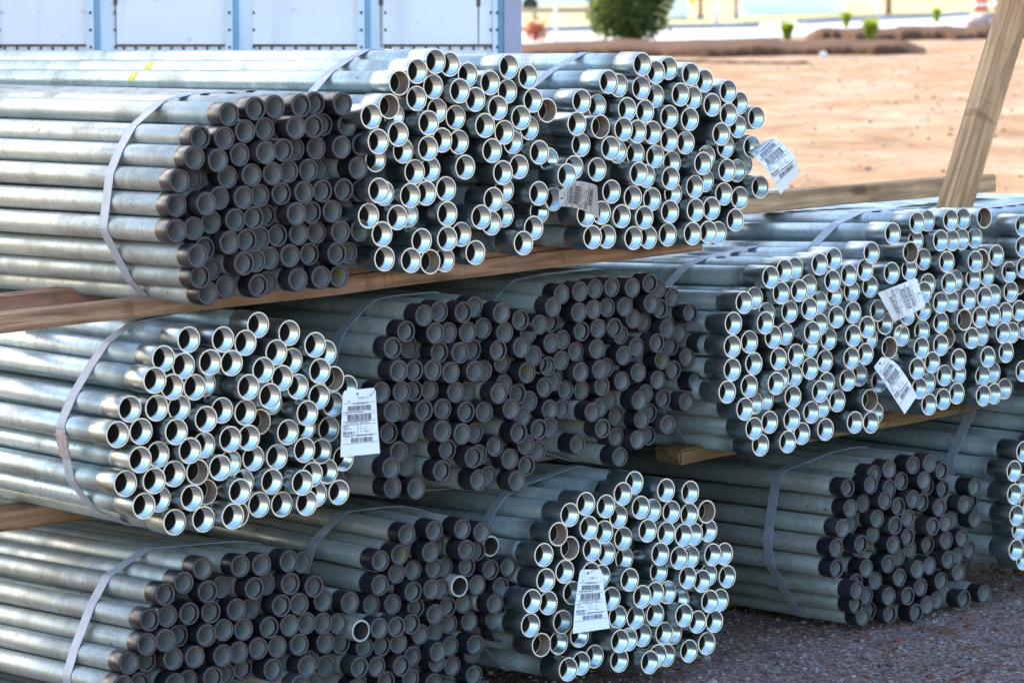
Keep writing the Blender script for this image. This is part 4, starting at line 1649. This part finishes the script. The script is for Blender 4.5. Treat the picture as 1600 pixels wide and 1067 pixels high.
def low_wall():
    a, b = bg_pt(1153, 26), bg_pt(1306, 22)
    d = b - a
    m = MB()
    prof = [(-0.28, -0.1), (-0.28, 0.08), (-0.13, 0.3), (-0.09, 0.62), (0.09, 0.62), (0.13, 0.3), (0.28, 0.08), (0.28, -0.1)]
    s = np.array([-unit(d)[1], unit(d)[0], 0])
    vv = [s * p[0] + np.array([0, 0, p[1]]) for p in prof] + [d + s * p[0] + np.array([0, 0, p[1]]) for p in prof]
    n = len(prof)
    m.add(vv, [(i, (i + 1) % n, n + (i + 1) % n, n + i) for i in range(n)] + [tuple(range(n))[::-1], tuple(range(n, 2 * n))])
    o = m.build("concrete_barrier", M['whitepost'])
    o.location = Vector(a)
    tag(o, "long white concrete barrier beyond the road, right of the red posts", "barrier")


low_wall()


def car(label, px, py, sc=1.0):
    b = bg_pt(px, py)
    t = thing("parked_car", label, "car", b)
    L, W = 4.3, 1.75
    prof = [(-2.1, .35), (-2.15, .75), (-1.55, .92), (-0.75, 1.0), (-0.35, 1.42), (1.15, 1.45), (1.75, 1.0), (2.1, .95), (2.15, .4)]
    m = MB()
    n = len(prof)
    vv = []
    for y, k in ((-W / 2, 1.0), (-W / 2 + 0.12, 1.0), (W / 2 - 0.12, 1.0), (W / 2, 1.0)):
        edge = abs(y) == W / 2
        vv += [(x * (0.985 if edge else 1), y + (0.1 if y < 0 else -0.1) * max(0, (z - 1.0)) * 2, z - (0.03 if edge and z > 0.5 else 0)) for x, z in prof]
    for j in range(3):
        m.add([], [])
    base = [(j * n + i, j * n + (i + 1) % n, (j + 1) * n + (i + 1) % n, (j + 1) * n + i) for j in range(3) for i in range(n)]
    m.add(vv, base + [tuple(range(n))[::-1], tuple(range(3 * n, 4 * n))], 0)
    m.build("body", M['carpaint'], t)
    m = MB()
    for s in (-1, 1):
        y = s * (W / 2 - 0.085)
        m.add([(-0.55, y, 1.03), (0.35, y, 1.03), (0.35, y - s * 0.07, 1.36), (-0.27, y - s * 0.07, 1.36)], [(0, 1, 2, 3)])
        m.add([(0.42, y, 1.03), (1.45, y, 1.03), (1.1, y - s * 0.07, 1.36), (0.42, y - s * 0.07, 1.36)], [(0, 1, 2, 3)])
    m.build("window", M['glass'], t)
    for x in (-1.35, 1.35):
        for s in (-1, 1):
            v_ = MB()
            v_.ringwall([(0.02, -0.11), (0.30, -0.11), (0.32, -0.08), (0.32, 0.08), (0.30, 0.11), (0.02, 0.11)], 20)
            m = MB()
            m.add([(a + x, s * (W / 2 - 0.1) + c, bb + 0.32) for a, bb, c in v_.v], v_.f, 0, True)
            m.build("wheel", M['tyre'], t)
    return t


def cabinet():
    b = bg_pt(1057, 33)
    t = thing("utility_cabinet", "big white utility cabinet between the round shrub and the first red post", "cabinet", b)
    m = MB()
    m.abox(-0.34, 0.34, 0, 0.6, 0.06, 1.5, 0, 0.05)
    m.build("housing", M['whitepost'], t)
    m = MB()
    m.abox(-0.30, 0.30, -0.012, 0.0, 0.14, 1.42, 0, 0.008)
    d = m.build("door", M['whitepost'], t)
    m = MB()
    m.abox(0.20, 0.24, -0.03, -0.012, 0.7, 0.86, 0, 0.005)
    m.build("handle", M['kerb'], d)
    m = MB()
    m.abox(-0.38, 0.38, -0.03, 0.64, -0.1, 0.06, 0, 0.01)
    m.build("plinth", M['concrete'], t)


cabinet()
car("white parked car beyond the tan guard rail by the trailer", 880, 21)
m_ = bg_post("small_sign", "small yellow sign on a thin stake left of the first red post", 1079, 25, 0.03, 0.9, M['whitepost'], cat="sign")
mm = MB()
mm.abox(-0.09, 0.09, -0.03, -0.01, 0.42, 0.78, 0, 0.005)
mm.build("sign_panel", M['sign_y'], m_)
bl = MB()
bl.add([(0, 0, 0.01), (0.09, 0.02, 0.0), (0.16, 0, 0.06), (0.12, -0.01, 0.13), (0.03, 0, 0.12), (0.08, -0.05, 0.07)], [(0, 1, 5), (1, 2, 5), (2, 3, 5), (3, 4, 5), (4, 0, 5)], 0)
bo = bl.build("paper_scrap", M['paper'])
bo.location = Vector(bg_pt(1276, 91))
tag(bo, "crumpled white paper scrap on the dirt below the bark bed", "litter")
